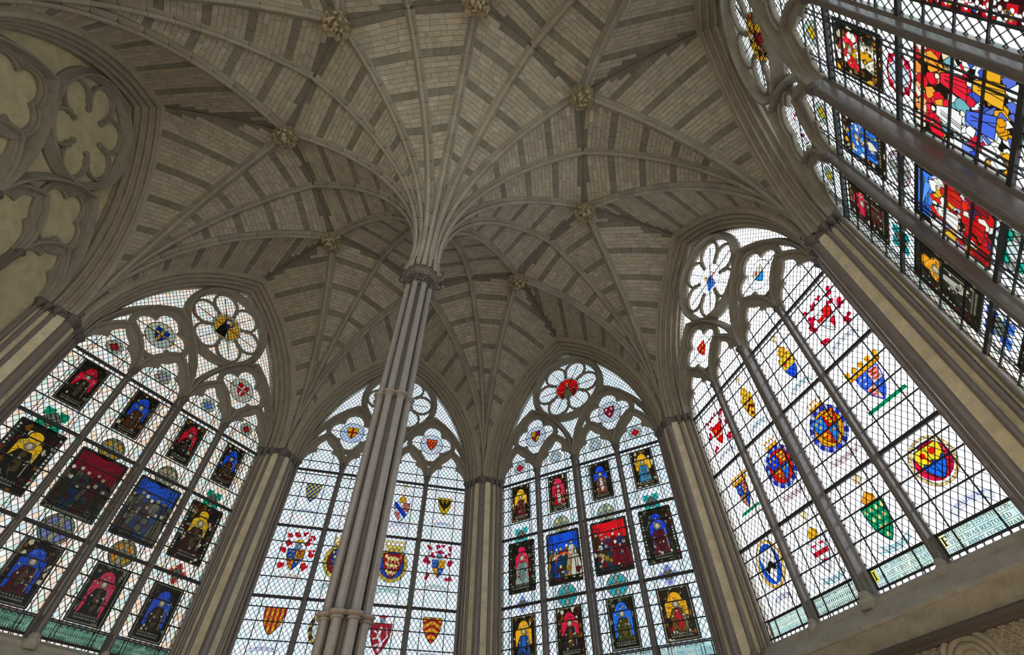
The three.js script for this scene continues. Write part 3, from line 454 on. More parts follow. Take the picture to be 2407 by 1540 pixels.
const crowd = (top, second, robes, o = {}) => (x, w, h) => {
  x.fillStyle = '#14130f'; x.fillRect(0, 0, w, h); pieces(x, w, h, 50, ['#1d1b15', '#26251d', '#1a2a24', '#3b2f1a', '#55503a']);
  x.fillStyle = top; x.fillRect(w * 0.06, h * 0.04, w * 0.88, h * (o.split ?? 0.36)); x.save(); x.beginPath(); x.rect(w * 0.06, h * 0.04, w * 0.88, h * (o.split ?? 0.36)); x.clip(); x.strokeStyle = C.dark; x.lineWidth = 1.8; for (let i = 0; i < 22; i++) { x.beginPath(); const a = rr(0, w), b = rr(0, h * 0.45); x.moveTo(a, b); x.lineTo(a + rr(-0.25, 0.25) * w, b + rr(0.02, 0.14) * h); x.stroke(); } for (let i = 0; i < 6; i++) poly(x, [[rr(0, w), rr(0, h * 0.4)], [rr(0, w), rr(0, h * 0.4)], [rr(0, w), rr(0, h * 0.4)]].map((p, j, q) => [lerp(q[0][0], p[0], 0.2), lerp(q[0][1], p[1], 0.2)]), second, C.dark); x.restore();
  const cols = o.n || 5; for (let r = 0; r < 2; r++) for (let i = 0; i < cols; i++) { person(x, w * (0.1 + 0.8 * (i + 0.5 * (r % 2) + rr(-0.25, 0.25)) / cols), h * (0.72 + r * 0.2 + rr(-0.03, 0.03)), h * rr(0.4, 0.52), robes[Math.floor(rnd() * robes.length)], ['#d8c8b0', '#b8a88a', '#9a8a70', '#e0d4c0'][Math.floor(rnd() * 4)]); x.save(); x.translate(w * 0.06, h * (0.42 + r * 0.22)); pieces(x, w * 0.88, h * 0.28, 3, robes); x.restore(); }
  if (o.arch) { x.strokeStyle = o.arch; x.lineWidth = h * 0.03; x.beginPath(); x.arc(w * 0.5, h * 0.62, w * 0.26, PI * 1.05, PI * 1.75); x.stroke(); }
  x.fillStyle = '#191812'; x.fillRect(0, h * 0.94, w, h * 0.06); if (o.text) writing(x, w * 0.08, h * 0.952, w * 0.84, h * 0.03, '#b9b79c');
  x.strokeStyle = '#b7b8a0'; x.lineWidth = 3; x.setLineDash([3, 5]); x.strokeRect(4, 4, w - 8, h - 8); x.setLineDash([]);
};
const shieldPath = (x, a, b, w, h) => { x.beginPath(); x.moveTo(a, b); x.lineTo(a + w, b); x.bezierCurveTo(a + w * 1.0, b + h * 0.5, a + w * 0.8, b + h * 0.8, a + w / 2, b + h); x.bezierCurveTo(a + w * 0.2, b + h * 0.8, a, b + h * 0.5, a, b); x.closePath(); };
function shield(x, a, b, w, h, paint, edge = C.dark, lw = 3) { x.save(); shieldPath(x, a, b, w, h); x.clip(); paint(x, a, b, w, h); x.restore(); shieldPath(x, a, b, w, h); x.strokeStyle = edge; x.lineWidth = lw; x.stroke(); }
const fill = (c) => (x, a, b, w, h) => { x.fillStyle = c; x.fillRect(a, b, w, h); };
const quarterly = (p) => (x, a, b, w, h) => p.forEach((f, i) => { x.save(); const X = a + (i % 2) * w / 2, Y = b + (i > 1 ? h * 0.45 : 0), Hh = i > 1 ? h * 0.55 : h * 0.45; x.beginPath(); x.rect(X, Y, w / 2, Hh); x.clip(); f(x, X, Y, w / 2, Hh); x.restore(); x.strokeStyle = C.dark; x.lineWidth = 2; x.strokeRect(X, Y, w / 2, Hh); });
const lily = (x, a, b, r, c) => { disc(x, a, b - r * 0.5, r * 0.45, c); disc(x, a - r * 0.6, b, r * 0.4, c); disc(x, a + r * 0.6, b, r * 0.4, c); x.fillStyle = c; x.fillRect(a - r * 0.2, b, r * 0.4, r * 0.9); };
const lilies = (f, c = C.yellow, n = 3) => (x, a, b, w, h) => { x.fillStyle = f; x.fillRect(a, b, w, h); const r = w * 0.13; (n === 3 ? [[0.3, 0.27], [0.7, 0.27], [0.5, 0.68]] : Array.from({ length: 20 }, (_, i) => [((i % 4) + 0.5 * (Math.floor(i / 4) % 2) + 0.3) / 4.3, (Math.floor(i / 4) + 0.5) / 5])).forEach(([u, v]) => lily(x, a + u * w, b + v * h, n === 3 ? r : r * 0.62, c)); };
const beast = (x, a, b, w, c) => { x.fillStyle = c; x.beginPath(); x.ellipse(a, b, w * 0.36, w * 0.12, 0, 0, 6.3); x.fill(); disc(x, a - w * 0.38, b - w * 0.1, w * 0.12, c); for (const k of [-0.3, -0.12, 0.12, 0.28]) x.fillRect(a + k * w, b, w * 0.07, w * 0.24); x.strokeStyle = c; x.lineWidth = w * 0.06; x.beginPath(); x.moveTo(a + w * 0.34, b); x.quadraticCurveTo(a + w * 0.56, b - w * 0.05, a + w * 0.44, b - w * 0.24); x.stroke(); };
const lions = (f, c = C.yellow) => (x, a, b, w, h) => { x.fillStyle = f; x.fillRect(a, b, w, h); for (let i = 0; i < 3; i++) beast(x, a + w * 0.5, b + h * (0.2 + i * 0.28), w * (0.82 - i * 0.12), c); };
const rampant = (f, c) => (x, a, b, w, h) => { x.fillStyle = f; x.fillRect(a, b, w, h); x.strokeStyle = c; x.lineCap = 'round'; for (const [p, lw] of [[[[0.5, 0.15], [0.42, 0.4], [0.62, 0.62], [0.5, 0.85]], 0.13], [[[0.45, 0.35], [0.2, 0.25]], 0.07], [[[0.5, 0.45], [0.2, 0.5]], 0.07], [[[0.6, 0.62], [0.3, 0.72]], 0.08], [[[0.65, 0.6], [0.85, 0.4], [0.75, 0.15]], 0.06]]) { x.lineWidth = w * lw; x.beginPath(); p.forEach(([u, v], i) => (i ? x.lineTo(a + u * w, b + v * h) : x.moveTo(a + u * w, b + v * h))); x.stroke(); } };
const leafy = (x, w, h, list, c) => list.forEach(([u, v, s]) => { const a = u * w, b = v * h, r = s * w; for (let i = 0; i < 5; i++) disc(x, a + rr(-0.7, 0.7) * r, b + rr(-0.7, 0.7) * r, r * rr(0.3, 0.6), c); x.strokeStyle = '#701020'; x.lineWidth = 1.5; x.beginPath(); x.moveTo(a - r * 0.6, b + r * 0.5); x.quadraticCurveTo(a, b, a + r * 0.5, b - r * 0.5); x.stroke(); });
const MANTLE = [[0.2, 0.14, 0.08], [0.82, 0.16, 0.09], [0.14, 0.42, 0.11], [0.87, 0.44, 0.11], [0.2, 0.72, 0.1], [0.82, 0.72, 0.1], [0.42, 0.13, 0.08], [0.6, 0.1, 0.07], [0.27, 0.3, 0.09], [0.74, 0.3, 0.09]];
const crown = (x, a, b, w, h, c = C.yellow) => { poly(x, [[a, b + h], [a + w, b + h], [a + w * 1.05, b + h * 0.62], [a - w * 0.05, b + h * 0.62]], c, '#7a4a08', 2); for (let i = 0; i < 5; i++) { const u = a + w * (0.02 + 0.24 * i); disc(x, u, b + h * 0.25, w * 0.085, c, '#8a5408', 1.2); x.fillStyle = c; x.fillRect(u - w * 0.03, b + h * 0.3, w * 0.06, h * 0.35); } };
const mitre = (x, a, b, w, h, c = C.gold) => { poly(x, [[a + w * 0.12, b + h], [a, b + h * 0.5], [a + w * 0.5, b], [a + w, b + h * 0.5], [a + w * 0.88, b + h]], c, '#6a4008', 2); poly(x, [[a + w * 0.46, b + h * 0.1], [a + w * 0.54, b + h * 0.1], [a + w * 0.54, b + h * 0.95], [a + w * 0.46, b + h * 0.95]], '#fadc74'); };
const crozier = (x, a, b, w, h) => { x.strokeStyle = '#8f7a3a'; x.lineWidth = w * 0.2; x.beginPath(); x.moveTo(a, b + h); x.lineTo(a, b + h * 0.5); x.stroke(); x.beginPath(); x.ellipse(a, b + h * 0.27, w * 0.5, h * 0.26, 0, 0, 6.3); x.fillStyle = C.pale; x.fill(); x.lineWidth = 2; x.stroke(); };
function ribbon(x, a, b, w, h, c, up = 1) { x.lineWidth = h; x.strokeStyle = '#eef0f0'; const arc = () => { x.beginPath(); x.moveTo(a, b + up * h * 0.8); x.quadraticCurveTo(a + w / 2, b - up * h * 0.9, a + w, b + up * h * 0.8); x.stroke(); }; arc(); x.lineWidth = 2.2; x.strokeStyle = c; for (const d of [-h * 0.5, h * 0.5]) { x.save(); x.translate(0, d); arc(); x.restore(); } writing(x, a + w * 0.15, b - h * 0.25, w * 0.7, h * 0.45, c); }
const ring = (x, a, b, r1, r2, c, n, alt) => { for (let i = 0; i < n; i++) { x.beginPath(); x.ellipse(a, b, r1, r1 * 1.08, 0, i / n * 6.2832, (i + 1) / n * 6.2832); x.ellipse(a, b, r2, r2 * 1.08, 0, (i + 1) / n * 6.2832, i / n * 6.2832, true); x.closePath(); x.fillStyle = i % 2 ? alt : c; x.fill(); x.strokeStyle = C.dark; x.lineWidth = 1.2; x.stroke(); } };
const arms = (o) => (x, w, h) => {                       // heraldry on clear glass
  if (o.mantle) leafy(x, w, h, MANTLE, o.mantle);
  const sw = (o.sw ?? 0.42) * w, sy = (o.sy ?? 0.34) * h, sh = (o.sh ?? 0.42) * h, sx = w / 2 - sw / 2;
  if (o.garter) { const r = w * (o.gr ?? 0.44), cy = sy + sh * 0.46; ring(x, w / 2, cy, r, r * 0.78, o.garter, 26, o.garter2 || '#aebcf4'); x.beginPath(); x.ellipse(w / 2, cy, r * 0.77, r * 0.83, 0, 0, 6.3); x.fillStyle = o.field || C.scarlet; x.fill(); x.strokeStyle = C.dark; x.lineWidth = 2; x.stroke(); }
  if (o.crozier) crozier(x, w / 2, 0.01 * h, w * 0.18, h * 0.2);
  if (o.mitre) mitre(x, w / 2 - w * 0.15, sy - h * 0.17, w * 0.3, h * 0.17, o.mitre);
  if (o.crown) crown(x, w / 2 - w * (o.cw ?? 0.26), sy - h * (o.garter ? 0.24 : 0.16), w * 2 * (o.cw ?? 0.26), h * 0.15, o.crown);
  if (o.helm) { poly(x, [[w * 0.42, sy], [w * 0.43, sy - h * 0.1], [w * 0.52, sy - h * 0.15], [w * 0.6, sy - h * 0.07], [w * 0.58, sy]], '#7f93a8', C.dark, 2); poly(x, [[w * 0.36, sy - h * 0.14], [w * 0.52, sy - h * 0.2], [w * 0.66, sy - h * 0.14], [w * 0.52, sy - h * 0.12]], o.helm, C.dark, 1.5); }
  shield(x, sx, sy, sw, sh, o.paint, o.edge || C.dark, o.edge ? 5 : 3);
  if (o.stand) { x.fillStyle = C.green; x.fillRect(w * 0.14, sy + sh * 1.02, w * 0.72, h * 0.05); x.strokeStyle = '#d9c896'; x.lineWidth = 2; x.strokeRect(w * 0.14, sy + sh * 1.02 + h * 0.065, w * 0.72, h * 0.05); }
  if (o.ribbon) ribbon(x, w * 0.14, h * 0.91, w * 0.72, h * 0.065, o.ribbon, o.up ?? 1);
};
const rosette = (c) => (x, w, h) => { for (let i = 0; i < 8; i++) { const a = i * PI / 4 + 0.39; disc(x, w / 2 + w * 0.3 * Math.cos(a), h / 2 + h * 0.3 * Math.sin(a), w * 0.16, i % 2 ? 'rgba(190,205,196,1)' : 'rgba(214,224,214,1)', '#3a4a40', 3); } poly(x, [[w / 2, h * 0.22], [w * 0.78, h / 2], [w / 2, h * 0.78], [w * 0.22, h / 2]], c, C.dark, 2); };
const squares = (c) => (x, w, h) => { for (const [u, v] of [[0.08, 0.08], [0.58, 0.08], [0.08, 0.58], [0.58, 0.58]]) { x.fillStyle = c; x.fillRect(u * w, v * h, w * 0.34, h * 0.34); } x.save(); x.translate(w / 2, h / 2); x.rotate(PI / 4); x.fillStyle = '#8c9184'; x.fillRect(-w * 0.24, -h * 0.24, w * 0.48, h * 0.48); x.strokeStyle = C.dark; x.lineWidth = 2; for (let i = -2; i <= 2; i++) { x.beginPath(); x.moveTo(i * w * 0.12, -h * 0.24); x.lineTo(i * w * 0.12, h * 0.24); x.moveTo(-w * 0.24, i * h * 0.12); x.lineTo(w * 0.24, i * h * 0.12); x.stroke(); } x.restore(); };
const diamonds = (c) => (x, w, h) => { x.save(); x.translate(w / 2, h / 2); x.rotate(PI / 4); x.translate(-w / 2, -h / 2); x.scale(0.78, 0.78); x.translate(w * 0.14, h * 0.14); squares(c)(x, w, h); x.restore(); };
const wheel = (c, rim) => (x, w, h) => { disc(x, w / 2, h / 2, w * 0.47, rim || '#9aa08c', C.dark, 3); disc(x, w / 2, h / 2, w * 0.38, c, C.dark, 2); for (let i = 0; i < 4; i++) { x.save(); x.translate(w / 2, h / 2); x.rotate(i * PI / 2); poly(x, [[-w * 0.09, -h * 0.38], [w * 0.09, -h * 0.38], [w * 0.1, 0], [-w * 0.1, 0]], '#a3a692', C.dark, 2); x.restore(); } x.strokeStyle = C.dark; x.lineWidth = 1.5; for (let i = 0; i < 12; i++) { const a = i * PI / 6; x.beginPath(); x.moveTo(w / 2 + w * 0.38 * Math.cos(a), h / 2 + w * 0.38 * Math.sin(a)); x.lineTo(w / 2 + w * 0.47 * Math.cos(a), h / 2 + w * 0.47 * Math.sin(a)); x.stroke(); } };
const roundel = (inner) => (x, w, h) => { disc(x, w / 2, h / 2, w * 0.485, null, C.dark, 4); x.save(); x.beginPath(); x.arc(w / 2, h / 2, w * 0.47, 0, 6.3); x.clip(); inner(x, w, h); x.restore(); };
const smallShield = (paint, ground) => roundel((x, w, h) => { if (ground) { x.fillStyle = ground; x.fillRect(0, 0, w, h); } shield(x, w * 0.27, h * 0.24, w * 0.46, h * 0.55, paint); });
const cross = (f, c, diag) => (x, a, b, w, h) => { x.fillStyle = f; x.fillRect(a, b, w, h); x.save(); x.translate(a + w / 2, b + h * 0.42); if (diag) x.rotate(0.1); x.fillStyle = c; x.fillRect(-w * 0.09, -h * 0.5, w * 0.18, h * 1.2); x.fillRect(-w * 0.6, -h * 0.075, w * 1.2, h * 0.15); if (diag) for (const [u, v] of [[0, -0.33], [0, 0.33], [-0.33, 0], [0.33, 0]]) disc(x, u * w, v * h, w * 0.1, c); x.restore(); };
const rings = (x, a, b, w, h) => { x.fillStyle = '#d31220'; x.fillRect(a, b, w, h); for (const [u, v] of [[0.2, 0.15], [0.5, 0.15], [0.8, 0.15], [0.24, 0.45], [0.5, 0.45], [0.76, 0.45], [0.5, 0.76]]) disc(x, a + u * w, b + v * h, w * 0.085, null, C.yellow, w * 0.055); };
const words = (lines, ground, o = {}) => (x, w, h) => {
  for (let r = 0; r < lines.length; r++) { let t = 0; while (t < w) { const k = rr(0.12, 0.2) * w; x.fillStyle = ground[Math.floor(rnd() * ground.length)]; x.fillRect(t, r * h / lines.length, k, h / lines.length); x.strokeStyle = 'rgba(30,40,36,0.9)'; x.lineWidth = 1.6; x.beginPath(); x.moveTo(t, r * h / lines.length); x.lineTo(t, (r + 1) * h / lines.length); x.stroke(); t += k; } x.beginPath(); x.moveTo(0, r * h / lines.length); x.lineTo(w, r * h / lines.length); x.stroke(); }
  x.fillStyle = o.ink || '#141a18'; x.textBaseline = 'middle'; x.textAlign = 'left';
  lines.forEach((s, r) => { if (!s) { writing(x, w * 0.03, (r + 0.2) * h / lines.length, w * 0.92, h / lines.length * 0.6, o.ink || '#141a18'); return; } let f = h / lines.length * 0.78; x.font = `${f}px serif`; const indent = r < 2 && o.initial ? 0.1 * w : 0.03 * w, room = w * 0.97 - indent, m = x.measureText(s).width; x.save(); x.translate(indent, (r + 0.54) * h / lines.length); x.scale(Math.min(1.15, room / m), 1); x.fillText(s, 0, 0); x.restore(); });
  if (o.initial) { x.fillStyle = o.initial[1]; x.fillRect(w * 0.012, h * 0.04, w * 0.08, h * 0.6); x.fillStyle = C.dark; x.font = `bold ${h * 0.58}px serif`; x.fillText(o.initial[0], w * 0.02, h * 0.36); }
};
const LX = [-2.22, -0.76, 0.78, 2.24];                   // middle of each lancet
const A0 = [-0.34, -1.62], B0 = [-2.34, -3.86], C0 = [-4.5, -5.72];
const rowP = (l, ys, w, draw, label, alpha) => ({ l, x: LX[l], y0: ys[1], y1: ys[0], w, draw, label, alpha });
const orn = (l, y, s, draw, label) => ({ l, x: LX[l], y0: y - s / 2, y1: y + s / 2, w: s, draw, label, alpha: true });
const quat = (side, draw, label) => ({ x: side * 1.5, y0: 1.06, y1: 1.94, w: 0.88, draw, label, alpha: true });
const DARKROBES = ['#1d2430', '#2a2618', '#3b2a17', '#40141c', '#25362e', '#4a4636', '#1c2a4a'], LIGHTROBES = ['#6a1420', '#8b6a1c', '#c9c4b0', '#20418f', '#15307a', '#3c2a18', '#a58f60', '#17394a'];
const greenGlass = ['#6fa58c', '#7db39a', '#63957e', '#8fc0a8'], paleGreen = ['#cfe9da', '#c6e6e4', '#dceee2', '#d8ecea'], tealGlass = ['#b4e2e2', '#c4e6e4', '#a9dcdf', '#d2e4e2'];

const WINDOWS = [
  { k: 0, n: 1, tints: [[0.98, 0.92, 0.84], [0.96, 0.93, 0.88], [0.97, 0.84, 0.72], [0.84, 0.92, 0.85], [0.97, 0.94, 0.9], [0.86, 0.92, 0.93], [0.96, 0.87, 0.84], [0.98, 0.96, 0.93], [0.98, 0.96, 0.93]], bright: 1.02, strips: true, panel: 0.62,
    panels: [
      rowP(0, A0, 0.66, saint(C.red, '#1d1a16'), 'red canopied saint panel'), rowP(1, A0, 0.66, saint(C.blue, '#4a2a18', { rich: 1 }), 'blue canopied saint panel'), rowP(2, A0, 0.66, saint(C.red, '#12120f', { rich: 1 }), 'red panel with a dark robed saint'), rowP(3, A0, 0.64, saint(C.blue, '#3a1a12', { rich: 1 }), 'blue panel with a brown robed saint'),
      rowP(0, B0, 0.98, saint(C.yellow, '#1a1712', { border: 1, rich: 1 }), 'golden canopied saint panel with a dark flowered border'), rowP(1, B0, 1.14, crowd('#7a1020', C.red, DARKROBES, { text: 1, n: 5 }), 'dark crowd scene under red glass'), rowP(2, B0, 1.14, crowd('#2050c0', '#3a3426', ['#33496e', '#5a5848', '#48342a', '#6a6a58', '#2a3a5a'], { n: 6, split: 0.28 }), 'crowd scene under blue glass'), rowP(3, B0, 0.98, saint(C.yellow, '#3a1c1a', { border: 1, rich: 1 }), 'golden panel with a plum robed saint'),
      rowP(1, C0, 0.78, saint('#2048b4', '#4a1420', { rich: 1, low: 0.8 }), 'blue panel with a bearded saint'), rowP(2, C0, 0.78, saint('#c8304e', '#15130f', { low: 0.86 }), 'rose red panel with a dark robed saint'), rowP(3, C0, 0.78, saint('#2a4cba', '#2a2418', { low: 0.76 }), 'blue panel with a saint holding a staff'), rowP(0, C0, 0.78, saint('#a81c34', '#1a1612'), 'red saint panel'),
      orn(0, -2.12, 0.62, squares('#1fae8c'), 'four green squares'), orn(1, -2.12, 0.62, wheel('#d9b23c'), 'yellow wheel'), orn(2, -2.12, 0.62, wheel('#d8d4bc'), 'pale wheel'), orn(3, -2.12, 0.55, squares('#12b48a'), 'four green squares'),
      orn(1, -4.2, 0.72, wheel('#8a90da'), 'lilac wheel'), orn(2, -4.2, 0.66, wheel('#e2a93a'), 'yellow wheel'), orn(3, -4.2, 0.6, diamonds('#d9524e'), 'four red squares set as a diamond'),
      orn(0, 0.36, 0.5, rosette('#c03038'), 'red rosette'), orn(1, 0.36, 0.5, rosette('#a9b4d8'), 'pale blue rosette'), orn(2, 0.36, 0.5, rosette('#6f8fe0'), 'blue rosette'), orn(3, 0.36, 0.5, rosette('#cc2030'), 'red rosette'),
      quat(-1, smallShield(cross('#1a3fb0', '#f0b83a', true), 'rgba(214,226,214,1)'), 'blue shield with a golden cross'), quat(1, smallShield(cross('#e01424', '#e8e8ea', true), 'rgba(226,230,220,1)'), 'red shield with white figures'),
      { x: 0, y0: 2.7, y1: 3.8, w: 1.1, alpha: true, label: 'gold roundel with a kneeling dark figure', draw: roundel((x, w, h) => { x.fillStyle = '#cfd6c8'; x.fillRect(0, 0, w, h); disc(x, w / 2, h / 2, w * 0.41, '#e8b63c', C.dark, 3); person(x, w * 0.45, h * 0.86, h * 0.7, '#14120f'); disc(x, w * 0.5, h * 0.3, w * 0.14, null, '#1c3fb8', 9); disc(x, w * 0.46, h * 0.3, w * 0.07, C.white, C.dark); poly(x, [[w * 0.55, h * 0.5], [w * 0.7, h * 0.85], [w * 0.6, h * 0.88]], '#d8dcd4', C.dark); }) },
      { l: 0, x: LX[0], y0: -6.12, y1: -5.8, w: 1.28, draw: words(['', '', ''], greenGlass), label: 'green lettered strip' }, { l: 1, x: LX[1], y0: -6.12, y1: -5.8, w: 1.28, draw: words(['', '', ''], greenGlass), label: 'green lettered strip' }, { l: 2, x: LX[2], y0: -6.12, y1: -5.8, w: 1.28, draw: words(['', '', ''], greenGlass), label: 'green lettered strip' }, { l: 3, x: LX[3], y0: -6.12, y1: -5.8, w: 1.28, draw: words(['', '', ''], greenGlass), label: 'green lettered strip' } ] },
  { k: 1, n: 2, tints: [[0.91, 0.94, 0.97], [0.88, 0.94, 0.95], [0.94, 0.94, 0.97], [0.87, 0.94, 0.92], [0.96, 0.92, 0.92], [0.93, 0.95, 0.97], [0.93, 0.95, 0.98], [0.86, 0.92, 0.97]], bright: 1.12, panel: 1.0,
    panels: [
      { l: 0, x: LX[0], y0: -1.75, y1: -0.62, w: 0.8, alpha: true, label: 'blue and gold chequered shield', draw: arms({ sy: 0.06, sh: 0.58, sw: 0.62, paint: (x, a, b, w, h) => { for (let i = 0; i < 7; i++) for (let j = 0; j < 8; j++) { x.fillStyle = (i + j) % 2 ? '#e9c64a' : '#1d4a9c'; x.fillRect(a + i * w / 7, b + j * h / 8, w / 7 + 1, h / 8 + 1); } }, ribbon: '#7b88d8' }) },
      { l: 1, x: LX[1], y0: -1.75, y1: -0.3, w: 0.8, alpha: true, label: 'red shield under a mitre', draw: arms({ mitre: C.gold, sw: 0.5, sy: 0.36, sh: 0.46, paint: lions('#d01424', '#e8b84a'), ribbon: '#b88ad0' }) },
      { l: 2, x: LX[2], y0: -1.9, y1: -0.26, w: 0.85, alpha: true, label: 'blue bend shield under a mitre and crozier', draw: arms({ crozier: 1, mitre: '#e0a020', sw: 0.62, sy: 0.44, sh: 0.42, paint: (x, a, b, w, h) => { x.fillStyle = '#f0f0f2'; x.fillRect(a, b, w, h); x.fillStyle = '#b03830'; x.fillRect(a + w * 0.55, b, w * 0.5, h * 0.45); x.fillRect(a, b + h * 0.5, w * 0.45, h * 0.5); x.strokeStyle = '#f0d8d0'; x.lineWidth = 2; for (let i = -6; i < 10; i++) { x.beginPath(); x.moveTo(a + i * w * 0.16, b); x.lineTo(a + i * w * 0.16 + h * 0.6, b + h); x.moveTo(a + i * w * 0.16 + h * 0.6, b); x.lineTo(a + i * w * 0.16, b + h); x.stroke(); } x.lineWidth = w * 0.26; x.strokeStyle = '#1b40c8'; x.beginPath(); x.moveTo(a - w * 0.1, b - h * 0.05); x.lineTo(a + w, b + h * 0.85); x.stroke(); }, ribbon: '#c79ad8' }) },
      { l: 3, x: LX[3], y0: -1.65, y1: -0.56, w: 0.8, alpha: true, label: 'yellow shield with a black eagle', draw: arms({ sy: 0.06, sh: 0.6, sw: 0.6, paint: (x, a, b, w, h) => { x.fillStyle = '#e8b91c'; x.fillRect(a, b, w, h); x.fillStyle = '#33291a'; for (const s of [-1, 1]) { x.beginPath(); x.ellipse(a + w * (0.5 + s * 0.24), b + h * 0.35, w * 0.13, h * 0.25, s * 0.5, 0, 6.3); x.fill(); } x.beginPath(); x.ellipse(a + w * 0.5, b + h * 0.42, w * 0.12, h * 0.3, 0, 0, 6.3); x.fill(); }, ribbon: '#7b96e4' }) },
      { l: 0, x: LX[0] + 0.08, y0: -3.8, y1: -2.26, w: 1.15, alpha: true, label: 'quartered shield with red leafy mantling', draw: arms({ mantle: '#dc1220', helm: C.yellow, sw: 0.44, sy: 0.4, sh: 0.4, paint: quarterly([lilies('#1c4aa8'), lions('#d9a21a', '#a01818'), lions('#e09a14', '#a81818'), lilies('#1c4aa8')]), ribbon: '#e2bfa0' }) },
      { l: 1, x: LX[1] - 0.05, y0: -3.95, y1: -2.2, w: 1.1, alpha: true, label: 'blue lily shield in a gold ring', draw: arms({ garter: '#e3c65a', garter2: '#d2b044', field: '#8e1426', crown: '#e8cf6a', sw: 0.5, sy: 0.33, sh: 0.4, paint: lilies('#1d4a9c', '#e9d26a', 9), ribbon: '#1f9a8a' }) },
      { l: 2, x: LX[2], y0: -3.95, y1: -2.16, w: 1.1, alpha: true, label: 'red lion shield in a gold ring', draw: arms({ garter: '#e0c257', garter2: '#cfae42', field: '#1c46c4', crown: '#e8cf6a', sw: 0.58, sy: 0.31, sh: 0.42, paint: lions('#a81420', '#ecd680'), ribbon: '#1f9a8a' }) },
      { l: 3, x: LX[3], y0: -3.72, y1: -2.16, w: 1.1, alpha: true, label: 'small quartered shield with crimson mantling', draw: arms({ mantle: '#c8123a', helm: '#c01838', sw: 0.42, sy: 0.38, sh: 0.38, edge: '#dfe6ee', paint: quarterly([lilies('#1d56a8', '#8fc0e8'), fill('#e49a1c'), fill('#e49a1c'), lilies('#1d56a8', '#8fc0e8')]), ribbon: '#9fb8c0' }) },
      { l: 0, x: LX[0] + 0.04, y0: -5.6, y1: -4.42, w: 1.0, alpha: true, label: 'red and yellow striped shield', draw: arms({ sy: 0.06, sh: 0.58, sw: 0.58, paint: (x, a, b, w, h) => { for (let i = 0; i < 9; i++) { x.fillStyle = i % 2 ? '#e8a51c' : '#b01418'; x.fillRect(a + i * w / 9, b, w / 9 + 1, h); } }, ribbon: '#8d95cc' }) },
      { l: 1, x: LX[1], y0: -5.6, y1: -4.4, w: 1.0, alpha: true, label: 'dark ringed shield half hidden by the pillar', draw: arms({ garter: '#3a2a1c', garter2: '#c9b04a', field: '#e8e0da', sw: 0.4, sy: 0.25, sh: 0.4, paint: cross('#f0ecec', '#c81840') }) },
      { l: 2, x: LX[2], y0: -5.55, y1: -4.42, w: 0.9, alpha: true, label: 'crimson shield with a white lion', draw: arms({ helm: '#e01830', sw: 0.66, sy: 0.24, sh: 0.7, paint: rampant('#b0142c', '#efe2e4') }) },
      { l: 3, x: LX[3], y0: -5.5, y1: -4.36, w: 0.95, alpha: true, label: 'yellow shield with red chevrons', draw: arms({ sy: 0.07, sh: 0.6, sw: 0.6, paint: (x, a, b, w, h) => { x.fillStyle = '#eea81a'; x.fillRect(a, b, w, h); x.strokeStyle = '#b81a1e'; x.lineWidth = h * 0.11; for (let i = 0; i < 4; i++) { x.beginPath(); x.moveTo(a - w * 0.1, b + h * (0.3 + i * 0.26)); x.lineTo(a + w / 2, b + h * (0.06 + i * 0.26)); x.lineTo(a + w * 1.1, b + h * (0.3 + i * 0.26)); x.stroke(); } }, ribbon: '#8d95cc' }) },
      quat(-1, smallShield(cross('#f2ac14', '#98141c'), 'rgba(206,220,244,1)'), 'yellow shield with a red cross'), quat(1, smallShield(rings, 'rgba(226,234,246,1)'), 'red shield with seven gold rings') ] },
  { k: 2, n: 3, tints: [[0.91, 0.95, 0.97], [0.94, 0.95, 0.98], [0.85, 0.93, 0.94], [0.93, 0.92, 0.97], [0.95, 0.97, 0.98], [0.93, 0.96, 0.98], [0.82, 0.91, 0.94]], bright: 1.12, strips: true, panel: 0.95,
    panels: [
      rowP(0, A0, 0.7, saint(C.yellow, '#6a1220', { rich: 1, low: 0.56, base: '#c9b890' }), 'yellow canopied saint panel'), rowP(1, A0, 0.7, saint(C.pink, '#b01024', { inner: '#c8c2a8', rich: 1 }), 'red canopied saint panel'), rowP(2, A0, 0.7, saint('#1848e0', '#7a3a2a', { inner: '#d8d0c0', low: 0.5 }), 'blue canopied saint panel'), rowP(3, A0, 0.72, saint('#f4b41c', '#2f86b4', { inner: '#3a6a94', low: 0.55, rich: 1 }), 'yellow panel with a saint in pale blue'),
      rowP(0, B0, 0.9, saint('#e0184c', '#8a9a94', { border: 1, inner: '#6a7a74', low: 0.72 }), 'red panel with a grey armoured saint and dark border'), rowP(1, B0, 1.1, crowd('#1750d8', '#1240b0', LIGHTROBES, { split: 0.42, arch: '#d8502c' }), 'feast scene under a blue sky'), rowP(2, B0, 1.14, crowd('#e01620', '#b89a86', LIGHTROBES, { split: 0.34 }), 'crowd scene under red hangings'), rowP(3, B0, 0.94, saint('#1838c8', '#541a26', { border: 1, inner: '#45141e', low: 0.76 }), 'blue panel with a seated saint and dark border'),
      rowP(0, C0, 0.78, saint('#f0aa18', '#2a3e78', { rich: 1, inner: '#2260a8', low: 0.62 }), 'orange panel with a saint in blue'), rowP(1, C0, 0.78, saint('#d81a3e', '#20202a', { rich: 1, inner: '#5a3a18', low: 0.58 }), 'red panel with a brown robed saint'), rowP(2, C0, 0.78, saint('#2068e0', '#39421a', { inner: '#5a4a20', low: 0.78 }), 'blue panel with a saint in green'), rowP(3, C0, 0.84, saint('#eea818', '#6a4416', { rich: 1, inner: '#b01428', low: 0.58 }), 'yellow panel with a figure in red and brown'),
